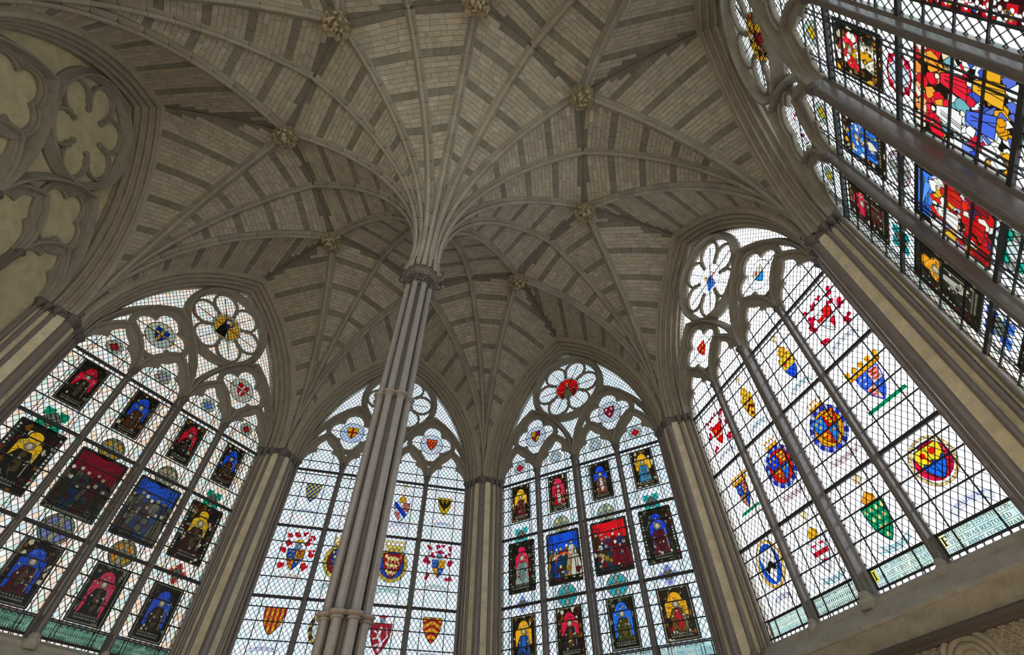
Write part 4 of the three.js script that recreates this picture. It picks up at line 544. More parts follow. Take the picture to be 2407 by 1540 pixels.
      orn(0, -2.12, 0.56, squares('#48c8c4'), 'four teal squares'), orn(1, -2.1, 0.6, wheel('#e6dc8c', '#d6dccc'), 'pale yellow wheel'), orn(2, -2.1, 0.6, wheel('#e4e2b4', '#d8ded2'), 'cream wheel'), orn(3, -2.12, 0.56, squares('#30bcb4'), 'four teal squares'),
      orn(0, -4.2, 0.56, diamonds('#aab2ea'), 'lilac diamond'), orn(1, -4.2, 0.66, wheel('#34c4c8', '#a6d8d6'), 'teal wheel'), orn(2, -4.2, 0.66, wheel('#34c4cc', '#a6d8d6'), 'teal wheel'), orn(3, -4.2, 0.62, diamonds('#a2a6e8'), 'lilac diamond'),
      orn(0, 0.36, 0.52, rosette('#dc1c34'), 'red diamond rosette'), orn(1, 0.36, 0.52, rosette('#d4e0f0'), 'pale rosette'), orn(2, 0.36, 0.52, rosette('#d6e2f0'), 'pale rosette'), orn(3, 0.36, 0.52, rosette('#dc1c2c'), 'red diamond rosette'),
      quat(-1, smallShield(quarterly([fill('#d8a41c'), fill('#8a1c3c'), fill('#c01c2a'), fill('#eeb01c')]), 'rgba(222,230,240,1)'), 'red and yellow quartered shield'), quat(1, smallShield((x, a, b, w, h) => { fill('#a8142c')(x, a, b, w, h); for (const [u, v] of [[0.25, 0.22], [0.75, 0.22], [0.5, 0.62]]) rampantAt(x, a + u * w, b + v * h, w * 0.36); }, 'rgba(224,230,238,1)'), 'red shield with white lions'),
      { x: 0, y0: 2.72, y1: 3.78, w: 1.06, alpha: true, label: 'red roundel with a throned figure', draw: roundel((x, w, h) => { x.fillStyle = '#c8d8d4'; x.fillRect(0, 0, w, h); disc(x, w / 2, h / 2, w * 0.43, '#ee1618', C.dark, 2); person(x, w * 0.5, h * 0.9, h * 0.62, '#6b7a4a'); person(x, w * 0.26, h * 0.9, h * 0.34, '#8a2a20'); person(x, w * 0.76, h * 0.9, h * 0.4, '#7a2018'); crown(x, w * 0.44, h * 0.2, w * 0.12, h * 0.1); }) },
      { l: 3, x: LX[3], y0: -6.12, y1: -5.8, w: 1.28, label: 'teal lettered strip', draw: words(['IN 1540 THE MONKS', 'SIGNED THE DEED OF SUR', 'RENDER OF THEIR HOUSE'], tealGlass) }, { l: 2, x: LX[2], y0: -6.12, y1: -5.8, w: 1.28, label: 'teal lettered strip', draw: words(['', '', ''], tealGlass) } ] },
  { k: 3, n: 4, tints: [[0.98, 0.96, 0.99], [1, 1, 1], [0.97, 0.99, 1], [1, 0.97, 0.98]], bright: 3.1, panel: 1.2,
    panels: [
      { l: 0, x: LX[0] + 0.06, y0: -1.98, y1: -0.5, w: 1.1, alpha: true, label: 'scarlet shield with crimson mantling', draw: arms({ mantle: '#e4184a', sw: 0.4, sy: 0.3, sh: 0.42, paint: (x, a, b, w, h) => { fill('#f81010')(x, a, b, w, h); x.strokeStyle = '#e8e0c0'; x.lineWidth = h * 0.08; x.beginPath(); x.moveTo(a, b + h * 0.55); x.lineTo(a + w, b + h * 0.55); x.stroke(); disc(x, a + w * 0.3, b + h * 0.25, w * 0.08, null, C.yellow, 4); }, ribbon: '#a9aed8' }) },
      { l: 1, x: LX[1] + 0.02, y0: -2.05, y1: -0.3, w: 0.9, alpha: true, label: 'yellow shield with brown stars under a mitre', draw: arms({ crozier: 1, mitre: C.yellow, sw: 0.46, sy: 0.4, sh: 0.42, paint: (x, a, b, w, h) => { fill('#f4c430')(x, a, b, w, h); for (const [u, v] of [[0.28, 0.25], [0.72, 0.25], [0.5, 0.75]]) { disc(x, a + u * w, b + v * h, w * 0.12, '#7a1c18'); } x.strokeStyle = '#7a1c18'; x.lineWidth = h * 0.11; x.beginPath(); x.moveTo(a, b + h * 0.66); x.lineTo(a + w / 2, b + h * 0.42); x.lineTo(a + w, b + h * 0.66); x.stroke(); }, ribbon: '#28a8b0' }) },
      { l: 2, x: LX[2] + 0.1, y0: -2.08, y1: -0.3, w: 0.95, alpha: true, label: 'blue and yellow shield under a mitre', draw: arms({ crozier: 1, mitre: '#f0a818', sw: 0.46, sy: 0.4, sh: 0.42, paint: (x, a, b, w, h) => { fill('#f4cc34')(x, a, b, w, h); x.fillStyle = '#2450e0'; x.fillRect(a, b + h * 0.5, w, h * 0.5); disc(x, a + w * 0.28, b + h * 0.28, w * 0.11, '#d81414'); disc(x, a + w * 0.68, b + h * 0.26, w * 0.11, '#d81414'); }, ribbon: '#28a8b0' }) },
      { l: 3, x: LX[3] + 0.05, y0: -2.0, y1: -0.44, w: 1.16, alpha: true, label: 'red and white shield with scarlet mantling', draw: arms({ mantle: '#e61840', sw: 0.38, sy: 0.3, sh: 0.42, paint: (x, a, b, w, h) => { fill('#fafafa')(x, a, b, w, h); x.fillStyle = '#f01818'; x.fillRect(a + w * 0.5, b, w * 0.5, h * 0.42); x.fillRect(a, b + h * 0.2, w * 0.5, h * 0.16); poly(x, [[a + w * 0.55, b + h * 0.55], [a + w, b + h * 0.5], [a + w * 0.6, b + h]], '#e61838'); }, ribbon: '#a9b0d4' }) },
      { l: 0, x: LX[0] + 0.14, y0: -3.86, y1: -2.36, w: 0.95, alpha: true, label: 'quartered shield under a golden coronet', draw: arms({ crown: '#f4a818', cw: 0.3, sw: 0.46, sy: 0.3, sh: 0.44, stand: 1, paint: quarterly([lilies('#1d52b8', '#cfe0f8'), lions('#e8963c', '#8a3a8a'), lions('#e8a060', '#7a2a6a'), lilies('#1d52b8', '#f0d0d8')]) }) },
      { l: 1, x: LX[1] + 0.1, y0: -4.02, y1: -2.2, w: 1.12, alpha: true, label: 'royal arms in a blue garter, red field', draw: arms({ garter: '#2436c8', crown: '#f2a81c', cw: 0.16, field: '#ee2018', sw: 0.56, sy: 0.35, sh: 0.38, gr: 0.42, paint: quarterly([lilies('#1c44d8'), lions('#c81818'), lions('#c8301a'), lilies('#1c6ad8')]), ribbon: '#b85048', up: -0.6 }) },
      { l: 2, x: LX[2] + 0.14, y0: -4.06, y1: -2.22, w: 1.14, alpha: true, label: 'royal arms in a blue garter, gold field', draw: arms({ garter: '#2438d0', crown: '#f2b02c', cw: 0.16, field: '#f2a820', sw: 0.56, sy: 0.35, sh: 0.38, gr: 0.42, paint: quarterly([lilies('#2a7ae4'), lions('#c81414'), lions('#d02a1a'), lilies('#2a7ae4')]), ribbon: '#b85048', up: -0.6 }) },
      { l: 3, x: LX[3] + 0.04, y0: -3.9, y1: -2.3, w: 1.26, alpha: true, label: 'blue quartered shield under a wide golden coronet', draw: arms({ crown: '#f4ac18', cw: 0.3, sw: 0.42, sy: 0.3, sh: 0.42, stand: 1, edge: '#3a5ae4', paint: quarterly([lilies('#3a6ae4', '#e8f0ff'), lions('#f4d8c8', '#e03020'), lions('#f4d8d0', '#e03828'), lilies('#3a6ae4', '#e8f0ff')]) }) },
      { l: 0, x: LX[0] + 0.08, y0: -5.66, y1: -4.26, w: 0.92, alpha: true, label: 'blue oval with a black chevron shield', draw: (x, w, h) => { x.save(); x.translate(0, h * 0.02); x.beginPath(); x.ellipse(w / 2, h * 0.36, w * 0.46, h * 0.36, 0, 0, 6.3); x.fillStyle = '#f2c868'; x.fill(); x.strokeStyle = '#8a6a20'; x.lineWidth = 3; x.stroke(); x.beginPath(); x.ellipse(w / 2, h * 0.36, w * 0.37, h * 0.31, 0, 0, 6.3); x.fillStyle = '#1c58d0'; x.fill(); x.strokeStyle = '#f8f8f8'; x.lineWidth = 4; x.stroke(); x.restore(); shield(x, w * 0.24, h * 0.16, w * 0.52, h * 0.5, (x2, a, b, w2, h2) => { fill('#fbfbfb')(x2, a, b, w2, h2); x2.strokeStyle = '#1b1613'; x2.lineWidth = h2 * 0.16; x2.beginPath(); x2.moveTo(a, b + h2 * 0.72); x2.lineTo(a + w2 / 2, b + h2 * 0.45); x2.lineTo(a + w2, b + h2 * 0.72); x2.stroke(); for (const [u, v] of [[0.25, 0.25], [0.75, 0.25], [0.5, 0.8]]) disc(x2, a + u * w2, b + v * h2, w2 * 0.06, '#c79a7a'); }, '#d8d8e0'); ribbon(x, w * 0.2, h * 0.87, w * 0.6, h * 0.07, '#8a8fd4', 1); } },
      { l: 1, x: LX[1] + 0.1, y0: -5.78, y1: -4.24, w: 0.95, alpha: true, label: 'white shield with a red band and boars under a mitre', draw: arms({ crozier: 1, mitre: '#eeb018', sw: 0.5, sy: 0.4, sh: 0.42, paint: (x, a, b, w, h) => { fill('#fcfcfc')(x, a, b, w, h); x.fillStyle = '#d0142c'; x.fillRect(a, b + h * 0.34, w, h * 0.14); for (const [u, v] of [[0.27, 0.17], [0.73, 0.17], [0.5, 0.64]]) beast(x, a + u * w, b + v * h, w * 0.34, '#e01c34'); }, ribbon: '#28a8b0', up: -1 }) },
      { l: 2, x: LX[2] + 0.1, y0: -5.78, y1: -4.26, w: 1.0, alpha: true, label: 'green shield with golden pears under a mitre', draw: arms({ crozier: 1, mitre: '#f09a14', sw: 0.52, sy: 0.4, sh: 0.44, paint: (x, a, b, w, h) => { fill('#0a9464')(x, a, b, w, h); [[0.14, 0.12], [0.38, 0.12], [0.62, 0.12], [0.86, 0.12], [0.26, 0.36], [0.5, 0.36], [0.74, 0.36], [0.38, 0.6], [0.62, 0.6], [0.5, 0.82]].forEach(([u, v]) => { disc(x, a + u * w, b + v * h + 2, w * 0.07, '#f4dc8c'); disc(x, a + u * w, b + v * h - w * 0.06, w * 0.035, '#f4dc8c'); }); x.strokeStyle = 'rgba(4,60,40,0.9)'; x.lineWidth = 2; for (let i = 1; i < 4; i++) { x.beginPath(); x.moveTo(a, b + h * 0.25 * i); x.lineTo(a + w, b + h * 0.25 * i); x.stroke(); } }, ribbon: '#28a8b0', up: -1 }) },
      { l: 3, x: LX[3] + 0.06, y0: -5.22, y1: -4.38, w: 0.86, alpha: true, label: 'round panel of a yellow and blue shield on red', draw: (x, w, h) => { ring(x, w / 2, h / 2, w * 0.46, w * 0.4, '#f4dc9c', 30, '#f0d48c'); disc(x, w / 2, h / 2, w * 0.405, '#fafafa'); x.save(); x.beginPath(); x.arc(w / 2, h / 2, w * 0.385, 0, 6.3); x.clip(); fill('#e01440')(x, 0, 0, w, h); pieces(x, w, h, 14, ['#e01440', '#c81030', '#ee3a66']); poly(x, [[w * 0.1, 0], [w * 0.5, 0.02 * h], [w * 0.35, h * 0.22], [w * 0.18, h * 0.25]], '#f2dca0', C.dark); shield(x, w * 0.2, h * 0.2, w * 0.6, h * 0.68, (x2, a, b, w2, h2) => { fill('#f6da2c')(x2, a, b, w2, h2); poly(x2, [[a, b + h2 * 0.55], [a + w2 * 0.2, b + h2 * 0.42], [a + w2 * 0.35, b + h2 * 0.52], [a + w2 * 0.5, b + h2 * 0.4], [a + w2 * 0.68, b + h2 * 0.52], [a + w2 * 0.85, b + h2 * 0.4], [a + w2, b + h2 * 0.5], [a + w2, b + h2], [a, b + h2]], '#1c6ae8', C.dark, 2); disc(x2, a + w2 * 0.3, b + h2 * 0.2, w2 * 0.1, '#e01010'); x2.strokeStyle = '#c81810'; x2.lineWidth = 6; x2.beginPath(); x2.moveTo(a + w2 * 0.33, b + h2 * 0.25); x2.lineTo(a + w2 * 0.42, b + h2 * 0.45); x2.stroke(); disc(x2, a + w2 * 0.68, b + h2 * 0.2, w2 * 0.11, '#e01010'); x2.strokeStyle = C.dark; x2.lineWidth = 2; x2.beginPath(); x2.moveTo(a + w2 / 2, b); x2.lineTo(a + w2 / 2, b + h2); x2.stroke(); }); x.restore(); } },
      { l: 3, x: LX[3] + 0.16, y0: -5.72, y1: -5.32, w: 0.95, alpha: true, label: 'blue edged ribbon', draw: (x, w, h) => { ribbon(x, w * 0.12, h * 0.55, w * 0.76, h * 0.3, '#7a94dc', 1); } },
      { l: 0, x: LX[0], y0: -6.1, y1: -5.78, w: 1.28, label: 'pale green lettered strip', draw: words(['', '', ''], paleGreen, { ink: '#5a7a70' }) }, { l: 1, x: LX[1], y0: -6.1, y1: -5.78, w: 1.28, label: 'pale green lettered strip', draw: words(['', '', ''], paleGreen) },
      { l: 2, x: LX[2], y0: -6.1, y1: -5.78, w: 1.28, label: 'pale green lettered strip naming the bishop', draw: words(['N 1540 THOMAS THIRLEBY', 'BECAME FIRST AND LAST', 'BISHOP OF WESTMINSTER'], paleGreen, { initial: ['I', '#d8d44c'] }) }, { l: 3, x: LX[3], y0: -6.1, y1: -5.78, w: 1.28, label: 'pale green lettered strip naming the abbot', draw: words(['ROM 1556-1559 THE CON-', 'VENT WAS RESTORED', 'UNDER ABBOT FECKENHAM'], paleGreen, { initial: ['F', '#ece6b0'] }) },
      quat(-1, smallShield((x, a, b, w, h) => { fill('#ee2418')(x, a, b, w, h); for (const [u, v] of [[0.3, 0.25], [0.7, 0.25], [0.5, 0.6]]) disc(x, a + u * w, b + v * h, w * 0.1, '#f2a050'); }), 'red shield'), quat(1, smallShield((x, a, b, w, h) => { fill('#f6ecd4')(x, a, b, w, h); x.fillStyle = '#2a9ae4'; x.fillRect(a, b + h * 0.45, w, h); disc(x, a + w * 0.35, b + h * 0.22, w * 0.12, '#e02418'); }), 'white and blue shield'),
      { x: 0, y0: 2.72, y1: 3.78, w: 1.06, alpha: true, label: 'white roundel with a blue figure', draw: roundel((x, w, h) => { poly(x, [[w * 0.35, h * 0.4], [w * 0.5, h * 0.35], [w * 0.62, h * 0.85], [w * 0.22, h * 0.8]], '#3a78e4', '#2450b0', 2); poly(x, [[w * 0.5, h * 0.4], [w * 0.62, h * 0.42], [w * 0.6, h * 0.75]], '#8ab0f4'); disc(x, w * 0.36, h * 0.3, w * 0.08, '#f0d45c'); x.strokeStyle = '#e05a4a'; x.lineWidth = 3; for (let i = 0; i < 5; i++) { x.beginPath(); x.moveTo(w * rr(0.5, 0.7), h * rr(0.15, 0.4)); x.lineTo(w * rr(0.55, 0.85), h * rr(0.4, 0.8)); x.stroke(); } }) } ] },
  { k: 4, n: 5, tints: [[0.98, 0.98, 1], [1, 1, 1], [0.86, 0.97, 0.93], [0.93, 0.95, 1]], bright: 2.9, strips: true, panel: 1.15,
    panels: [
      rowP(0, [-0.42, -1.75], 0.82, saint('#e01a44', '#4a1a1e', { rich: 1, low: 0.42 }), 'crimson saint panel'), rowP(1, [-0.42, -1.75], 0.82, (x, w, h) => { saint('#2a6ee0', '#1c4aa0', { rich: 1, inner: '#e4dcc8', low: 0.8 })(x, w, h); pieces(x, w, h * 0.5, 16, ['#3a8af0', '#60a8f4', '#e8ecec', '#e0a020']); }, 'blue panel with a saint'), rowP(2, [-0.42, -1.75], 0.84, (x, w, h) => { saint('#f01830', '#e2e0d0', { rich: 1, inner: '#e0a01c', base: '#e0a01c', low: 0.6 })(x, w, h); pieces(x, w, h, 12, ['#f4f2e8', '#e0a41c', '#8a4a10']); }, 'scarlet panel with golden figures'), rowP(3, [-0.42, -1.75], 0.82, saint('#2a6ee0', '#4a2a16', { rich: 1 }), 'blue saint panel'),
      rowP(0, [-2.5, -4.02], 0.92, saint('#f2a018', '#2a2620', { border: 1, low: 0.4, inner: '#a9a99a' }), 'dark panel with an orange canopy'),
      rowP(1, [-2.5, -4.06], 1.2, (x, w, h) => { x.fillStyle = C.dark; x.fillRect(0, 0, w, h); x.fillStyle = '#3a82f0'; x.fillRect(w * 0.08, h * 0.05, w * 0.62, h * 0.2); for (let i = 0; i < 16; i++) poly(x, [[rr(0.1, 0.7) * w, rr(0.05, 0.25) * h], [rr(0.1, 0.7) * w, rr(0.05, 0.25) * h], [rr(0.1, 0.7) * w, rr(0.05, 0.25) * h]], ['#5a9cf4', '#2460d8', '#8ac0f8'][i % 3], C.dark); x.save(); x.translate(0, h * 0.24); pieces(x, w, h * 0.22, 26, ['#f4f2ec', '#f0ece0', '#e02018', '#e8b020', '#d8ccf0']); x.translate(0, h * 0.24); pieces(x, w, h * 0.24, 24, ['#f2f0ea', '#e8a060', '#e02818', '#c01414', '#b09ad8', '#e0b030']); x.translate(0, h * 0.24); pieces(x, w, h * 0.26, 26, ['#d81818', '#8a1420', '#c81010', '#e8e4d4', '#e0a028', '#4a2a5a']); x.restore(); for (const [u, v, c] of [[0.3, 0.6, '#f0eee6'], [0.6, 0.62, '#d02018'], [0.42, 0.9, '#c81414'], [0.75, 0.92, '#7a1622']]) person(x, u * w, v * h, h * 0.34, c); }, 'large scene of figures in red below blue glass'),
      rowP(2, [-2.48, -4.2], 1.22, (x, w, h) => { x.fillStyle = C.dark; x.fillRect(0, 0, w, h); pieces(x, w, h * 0.15, 16, ['#f4b070', '#f09040', '#f0e0d0', '#e02030']); x.save(); x.translate(0, h * 0.15); pieces(x, w, h * 0.2, 26, ['#ee1830', '#f02a40', '#f4a030', '#e01428', '#f8d8b0']); x.translate(0, h * 0.2); pieces(x, w, h * 0.2, 24, ['#f4f2ee', '#ee1830', '#e8f0f0', '#f6f4ea', '#70b0b8']); x.translate(0, h * 0.2); pieces(x, w, h * 0.2, 26, ['#5a78e0', '#f2f4f8', '#e01838', '#7a98ec', '#f4f4f4', '#3a56c8']); x.translate(0, h * 0.2); pieces(x, w, h * 0.24, 26, ['#eeac20', '#e89a14', '#f4f2ea', '#f0f2f0', '#5a70d0']); x.restore(); for (const [u, v, c] of [[0.3, 0.52, '#f0eeea'], [0.66, 0.55, '#ee2038'], [0.4, 0.82, '#4a6ae0'], [0.72, 0.86, '#f0b028']]) person(x, u * w, v * h, h * 0.34, c, '#f4ece0'); }, 'large bright scene in red, white and blue'),
      rowP(3, [-2.2, -4.3], 0.9, (x, w, h) => { fill('#2a0c10')(x, 0, 0, w, h); for (let j = 0; j < 14; j++) for (let i = 0; i < 2; i++) { const a = i ? w * 0.88 : w * 0.12, b = (j + 0.5) / 14 * h; fill(j % 2 ? '#c81424' : '#3a1014')(x, a - w * 0.11, b - h * 0.034, w * 0.22, h * 0.068); for (const [u, v] of [[-0.04, 0], [0.04, 0], [0, -0.025], [0, 0.025]]) disc(x, a + u * w, b + v * h, w * 0.03, '#f2f2ee'); } pieces(x, w * 0.5, h, 40, ['#f4f4f0', '#e0a428', '#d01828', '#2a4ab8', '#f4f4f0']); fill('#f4f4f0')(x, w * 0.24, h * 0.3, w * 0.08, h * 0.4); x.strokeStyle = '#c99a20'; x.lineWidth = 3; x.strokeRect(w * 0.02, 2, w * 0.96, h - 4); }, 'scene with a red flowered border'),
      rowP(0, [-4.75, -5.75], 0.82, saint('#d01a40', '#23140f', { border: 1 }), 'dark red saint panel'), rowP(1, [-4.9, -5.75], 0.8, saint('#2060d0', '#2a1a12', { rich: 1 }), 'blue saint panel'),
      orn(0, -2.12, 0.56, squares('#14a4a0'), 'four teal squares'), orn(1, -2.12, 0.62, wheel('#f2eef0', '#f0c8cc'), 'pale red wheel'), orn(2, -2.16, 0.66, (x, w, h) => { disc(x, w / 2, h / 2, w * 0.4, '#f0f2f4', '#c8183a', 8); for (const [u, v] of [[-0.28, -0.28], [0.28, -0.28], [-0.28, 0.28], [0.28, 0.28]]) disc(x, w / 2 + u * w, h / 2 + v * h, w * 0.1, '#dc1c3c'); }, 'ring with four red petals'),
      orn(0, -4.36, 0.6, squares('#4a7ae4'), 'four blue squares'), orn(1, -4.42, 0.74, (x, w, h) => { wheel('#16b49a', '#e6f0ee')(x, w, h); disc(x, w / 2, h / 2, w * 0.2, '#e8eeea', C.dark, 2); }, 'teal wheel'), orn(2, -4.55, 0.7, wheel('#8adcc0', '#f0f6f4'), 'pale green wheel'),
      orn(0, 0.36, 0.5, rosette('#e8c81c'), 'yellow rosette'), orn(1, 0.36, 0.5, rosette('#e8c01c'), 'yellow rosette'), orn(2, 0.36, 0.5, rosette('#f0c418'), 'yellow rosette'), orn(3, 0.36, 0.5, rosette('#e8c01c'), 'yellow rosette'),
      { x: 0, y0: 2.66, y1: 3.84, w: 1.18, alpha: true, label: 'golden roundel with dark and red glass', draw: roundel((x, w, h) => { fill('#e8a41c')(x, 0, 0, w, h); pieces(x, w, h, 22, ['#f0b428', '#14120f', '#b81420', '#e8e4d8', '#2a1a10', '#f0b428']); person(x, w / 2, h * 0.9, h * 0.7, '#a01420'); }) },
      quat(-1, roundel((x, w, h) => { pieces(x, w, h, 10, ['#f4f4f6', '#b8206a', '#e8e8f0']); }), 'small roundel with plum glass') ] },
  { k: 5, n: 6, tints: [[0.98, 0.98, 0.98], [1, 1, 1]], bright: 2.6, panel: 1, panels: [] },
  { k: 6, n: 8, tints: [[0.98, 0.98, 0.98], [1, 1, 1]], bright: 2.0, panel: 1, panels: [] },
];
function rampantAt(x, a, b, w) { x.fillStyle = '#eee6e6'; x.beginPath(); x.ellipse(a, b, w * 0.2, w * 0.36, 0.5, 0, 6.3); x.fill(); disc(x, a - w * 0.1, b - w * 0.36, w * 0.16, '#eee6e6'); x.fillRect(a - w * 0.42, b - w * 0.1, w * 0.4, w * 0.1); x.fillRect(a - w * 0.4, b + w * 0.2, w * 0.4, w * 0.1); }

const lin = (c) => (c <= 0.04045 ? c / 12.92 : Math.pow((c + 0.055) / 1.055, 2.4));
const inArch = (x, y, m = 0) => y > -6.25 && Math.abs(x) < ASP + m && (y < 0 || Math.hypot(Math.abs(x) + AC, y) < AR + m);
const glassMat = (o) => new THREE.MeshPhysicalMaterial({ transmission: 1, thickness: 0, roughness: 0.3, ior: 1.5, specularIntensity: 0.4, side: THREE.DoubleSide, ...o });
const GZ = -0.06;                                        // the glass stands a hand's breadth behind the front of the stone
const QW = 0.14, QH = 0.186;
const barThin = new THREE.BoxGeometry(1.42, 0.026, 0.022), barThick = new THREE.BoxGeometry(1.46, 0.075, 0.05), barUp = new THREE.BoxGeometry(0.022, 7.0, 0.02), barStrip = new THREE.BoxGeometry(0.014, 7.0, 0.02), barShort = new THREE.BoxGeometry(0.018, 2.3, 0.02);
function stoneParts(g, k) {
  const nm = (n, geo, m, u) => mesh(n, geo, m, g, u);
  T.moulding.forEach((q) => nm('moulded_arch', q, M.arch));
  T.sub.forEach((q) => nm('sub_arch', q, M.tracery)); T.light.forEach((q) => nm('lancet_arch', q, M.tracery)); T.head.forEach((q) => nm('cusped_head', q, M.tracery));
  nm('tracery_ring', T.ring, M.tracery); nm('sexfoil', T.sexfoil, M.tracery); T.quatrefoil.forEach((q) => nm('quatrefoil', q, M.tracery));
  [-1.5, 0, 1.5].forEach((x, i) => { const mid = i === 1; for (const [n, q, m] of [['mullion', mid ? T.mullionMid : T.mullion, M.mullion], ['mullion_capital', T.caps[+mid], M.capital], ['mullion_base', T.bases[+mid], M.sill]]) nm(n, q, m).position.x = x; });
  nm('window_sill', T.sill, M.sill);
}
const blindLabel = 'blind tracery window of cream plaster on the dark left wall';
for (const w of WINDOWS) {
  const g = group('window_' + w.n, null, { kind: 'structure' }); g.position.copy(toRoom(w.k, 0, LIFT, 0)); g.rotation.y = wallTurn(w.k);
  stoneParts(g, w.k);
  // painted panels
  const sheet = new Sheet(w.panels.length ? 1024 : 4, w.panels.length ? 2048 : 4), PX = 190, made = [];
  for (const p of w.panels) { const W2 = Math.round(p.w * PX), H2 = Math.round((p.y1 - p.y0) * PX), hi = p.y1 - p.y0 < 0.4 ? 1.9 : 1, r = sheet.cell(Math.round(W2 * hi), Math.round(H2 * hi)); sheet.x.save(); sheet.x.beginPath(); sheet.x.rect(...r); sheet.x.clip(); sheet.x.translate(r[0], r[1]); p.draw(sheet.x, r[2], r[3]); sheet.x.restore(); made.push([p, r]); }
  if (w.panels.length) {
    const t = new THREE.CanvasTexture(sheet.c); t.colorSpace = THREE.SRGBColorSpace; t.generateMipmaps = true;
    const dense = (s) => glassMat({ map: t, alphaTest: 0.5, color: new THREE.Color().setRGB(s, s, s) }), single = dense(w.panel / SKY), plated = dense(Math.min(1.2, w.panel / w.bright));      // plated: painted pieces that stand before the diamond panes
    for (const [p, r] of made) {
      const mb = new MB(), x0 = p.x - p.w / 2, x1 = p.x + p.w / 2, z = GZ + (p.alpha ? 0.012 : 0.001), m = p.alpha ? 0 : 1.5, u0 = (r[0] + m) / sheet.w, u1 = (r[0] + r[2] - m) / sheet.w, v1 = 1 - (r[1] + m) / sheet.h, v0 = 1 - (r[1] + r[3] - m) / sheet.h;
      mb.quad(V(x0, p.y0, z), V(x1, p.y0, z), V(x1, p.y1, z), V(x0, p.y1, z), null, [u0, v0], [u1, v0], [u1, v1], [u0, v1]);
      mesh('painted_glass', mb.geo(), p.alpha ? plated : single, g, { label: p.label });
    }
  }
  // diamond panes and their leads
  const solid = w.panels.filter((p) => !p.alpha);
  const cut = (poly, ax, v, sg) => { const out = [], d = (p) => sg * (p[ax] - v); poly.forEach((p, i) => { const n = poly[(i + 1) % poly.length], a = d(p), b = d(n); if (a >= 0) out.push(p); if (a * b < 0) { const t = a / (a - b); out.push(p.clone().lerp(n, t)); } }); return out; };
  const beside = (x, y) => { for (const p of solid) { const i = 0.012, e = [[p.x - p.w / 2 + i - x, 'x', p.x - p.w / 2 + i, -1], [x - p.x - p.w / 2 + i, 'x', p.x + p.w / 2 - i, 1], [p.y0 + i - y, 'y', p.y0 + i, -1], [y - p.y1 + i, 'y', p.y1 - i, 1]].sort((a, b) => b[0] - a[0])[0]; if (e[0] < (e[1] === 'x' ? QW : QH) / 2) return e; } return null; };
  const mat = glassMat({ vertexColors: true }), all = new MB(), lead = new MB(), panes = [];
  for (let j = -68; j < 58; j++) for (let i = -22; i <= 22; i++) {
    const x = (i + (j % 2 ? 0.5 : 0)) * QW, y = j * QH / 2; if (!inArch(x, y, 0.1)) continue;
    const t = w.tints[Math.floor(rnd() * w.tints.length)], b = w.bright / SKY * rr(0.93, 1.07), c = t.map((q) => Math.min(1, lin(q) * b));
    const q = [V(x - QW / 2, y, GZ), V(x, y - QH / 2, GZ), V(x + QW / 2, y, GZ), V(x, y + QH / 2, GZ)];
    const P = q.map((v) => project(toRoom(w.k, v.x, v.y, v.z))); let size = 0;
    if (P.every(onScreen)) size = Math.min(Math.hypot(P[0][0] - P[2][0], P[0][1] - P[2][1]), Math.hypot(P[1][0] - P[3][0], P[1][1] - P[3][1]));
    const e = beside(x, y), piece = e ? cut(q, e[1], e[2], e[3]) : q; if (piece.length < 3) continue;
    panes.push({ q: piece, c, size });
    for (const [a, d] of [[0, 3], [2, 3]]) { let A = q[a], B = q[d]; if (e) { const f = (p) => e[3] * (p[e[1]] - e[2]), fa = f(A), fb = f(B); if (fa < 0 && fb < 0) continue; if (fa < 0) A = A.clone().lerp(B, fa / (fa - fb)); else if (fb < 0) B = B.clone().lerp(A, fb / (fb - fa)); } lead.bar(A.x, A.y, B.x, B.y, 0.011, GZ - 0.006, GZ + 0.006); }
  }
  const fan = (mb, p) => { for (let i = 1; i + 1 < p.q.length; i++) mb.tri(p.q[0], p.q[i], p.q[i + 1], p.c); };
  for (const p of solid) for (const [a, b, c, d] of [[-1, 0, 1, 0], [-1, 1, 1, 1], [-1, 0, -1, 1], [1, 0, 1, 1]]) lead.bar(p.x + a * p.w / 2, lerp(p.y0, p.y1, b), p.x + c * p.w / 2, lerp(p.y0, p.y1, d), 0.03, GZ - 0.006, GZ + 0.01);
  panes.sort((a, b) => b.size - a.size);
  panes.forEach((p, i) => { if (i < 300 && p.size >= 10) { const mb = new MB(); fan(mb, p); mesh('diamond_pane', mb.geo(), mat, g); } else fan(all, p); });
  if (all.n) mesh('diamond_panes', all.geo(), mat, g, { kind: 'stuff' });
  mesh('lead_lattice', lead.geo(), M.lead, g, { kind: 'stuff' });
  // iron bars
  LX.forEach((x, l) => {
    const cx = [-2.25, -0.75, 0.75, 2.25][l], put = (n, q, y, dx = 0) => { const m = mesh(n, q, M.iron, g); m.position.set(cx + dx, y, GZ + 0.025); };
    for (const y of [-0.22, -2.19, -4.23]) put('saddle_bar', barThick, y);
    for (const y of [-0.36, -0.71, -1.2, -1.69, -2.68, -3.2, -3.7, -4.5, -4.85, -5.3, -5.77, -6.1, 0.14, 0.62]) put('glazing_bar', barThin, y);
    for (const dx of [-0.36, 0.36]) { put('glazing_bar', w.strips ? barStrip : barUp, -2.8, dx); if (w.strips) put('glazing_bar', barStrip, -2.8, dx + Math.sign(dx) * 0.075); }
  });
  for (let i = 0; i < 3; i++) { const m = mesh('glazing_bar', barShort, M.iron, g); m.position.set(0, 3.25, GZ + 0.02); m.rotation.z = i * 60 * D + 90 * D; }
  for (const x of [-1.5, 1.5]) { const m = mesh('glazing_bar', barShort, M.iron, g); m.position.set(x, 1.5, GZ + 0.02); m.rotation.z = 90 * D; m.scale.y = 0.7; }
}
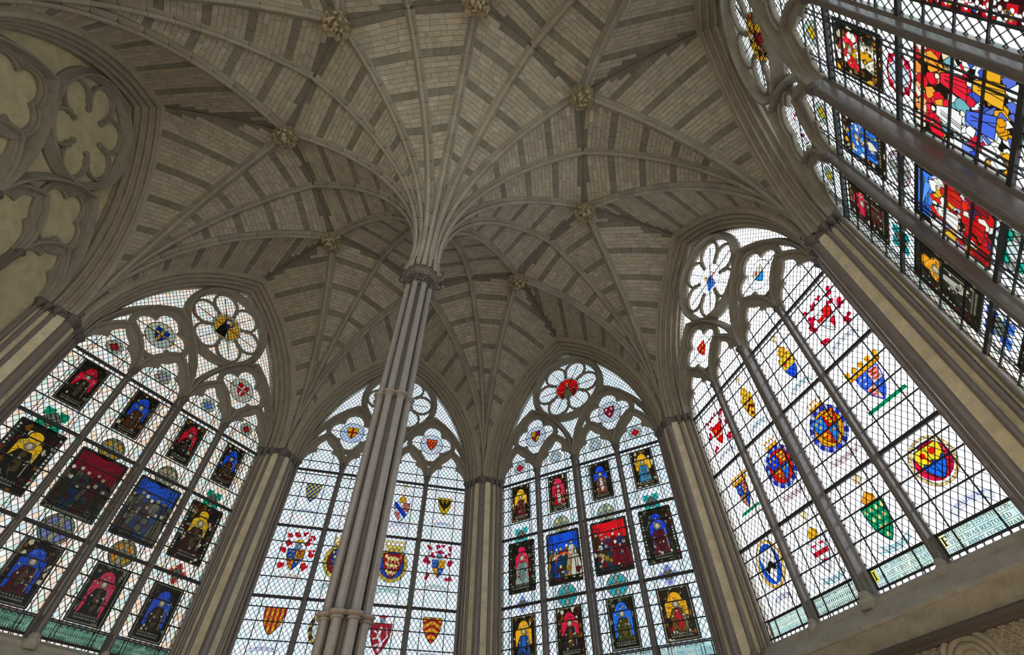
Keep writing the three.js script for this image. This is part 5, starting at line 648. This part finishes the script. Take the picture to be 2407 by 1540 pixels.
{ const g = group('window_7', null, { kind: 'structure' }); g.position.copy(toRoom(7, 0, LIFT, 0)); g.rotation.y = wallTurn(7); stoneParts(g, 7); const q = extrude(openingShape(0.05), 0.1); q.translate(0, 0, -0.165); mesh('plaster_panel', q, M.plaster, g); }

// ------------------------------------------------------------------ the arcade and carved diaper under the heraldic window
{
  const g = walls[3], Z = 0.46;
  const trefoil = (cx, o) => { const pts = []; const arc = (a, b, r, f0, f1, n) => { for (let i = 0; i <= n; i++) { const f = lerp(f0, f1, i / n) * D; pts.push([cx + a + r * Math.cos(f), b + r * Math.sin(f)]); } }; arc(0.33, -7.98, 0.33 + o, -40, 88, 10); arc(0, -7.52, 0.38 + o, -12, 192, 18); arc(-0.33, -7.98, 0.33 + o, 92, 220, 10); return pts; };
  const roll = [[-0.045, -0.03], [-0.045, 0.01], [-0.03, 0.035], [0, 0.05], [0.03, 0.035], [0.045, 0.01], [0.045, -0.03]];
  for (const cx of [-2.8, -1.4, 0, 1.4, 2.8]) {
    const arch = group('arcade_arch', g);
    [0.03, -0.06, -0.15].forEach((o, j) => { const p = trefoil(cx, o), rows = p.map(([x, y], i) => { const a = p[Math.max(0, i - 1)], b = p[Math.min(p.length - 1, i + 1)], t = V(b[0] - a[0], b[1] - a[1], 0).normalize(); return { o: V(x, y, Z + 0.02 - j * 0.005), x: V(t.y, -t.x, 0), y: V(0, 0, 1) }; }); mesh('roll_moulding', sweep(rows, roll, { caps: false }), M.wall, arch); });
    const sh = new THREE.Shape(trefoil(cx, -0.2).map(([x, y]) => new THREE.Vector2(x, y))); const q = extrude(sh, 0.02); q.translate(0, 0, Z - 0.012); mesh('recess', q, M.wall, arch);
  }
  const list = []; const petal = new THREE.IcosahedronGeometry(0.03, 0); petal.scale(1.35, 0.72, 1.3);
  for (let j = 0; j < 12; j++) for (let i = -21; i <= 21; i++) {
    const x = (i + (j % 2 ? 0.5 : 0)) * 0.155, y = -7.24 - j * 0.078; if ([-2.8, -1.4, 0, 1.4, 2.8].some((c) => Math.hypot(x - c, y + 7.52) < 0.5 || Math.hypot(Math.abs(x - c) - 0.33, y + 7.98) < 0.42)) continue;
    for (let p = 0; p < 4; p++) { const h = petal.clone(); h.rotateZ(p * PI / 2 + PI / 4); const a = p * PI / 2 + PI / 4; h.translate(x + 0.036 * Math.cos(a), y + 0.036 * Math.sin(a), Z + 0.01); list.push(h); }
  }
  mesh('carved_diaper', boxUV(merge(list)), M.wall, g, { kind: 'stuff' });
}


renderer.render(scene, camera);
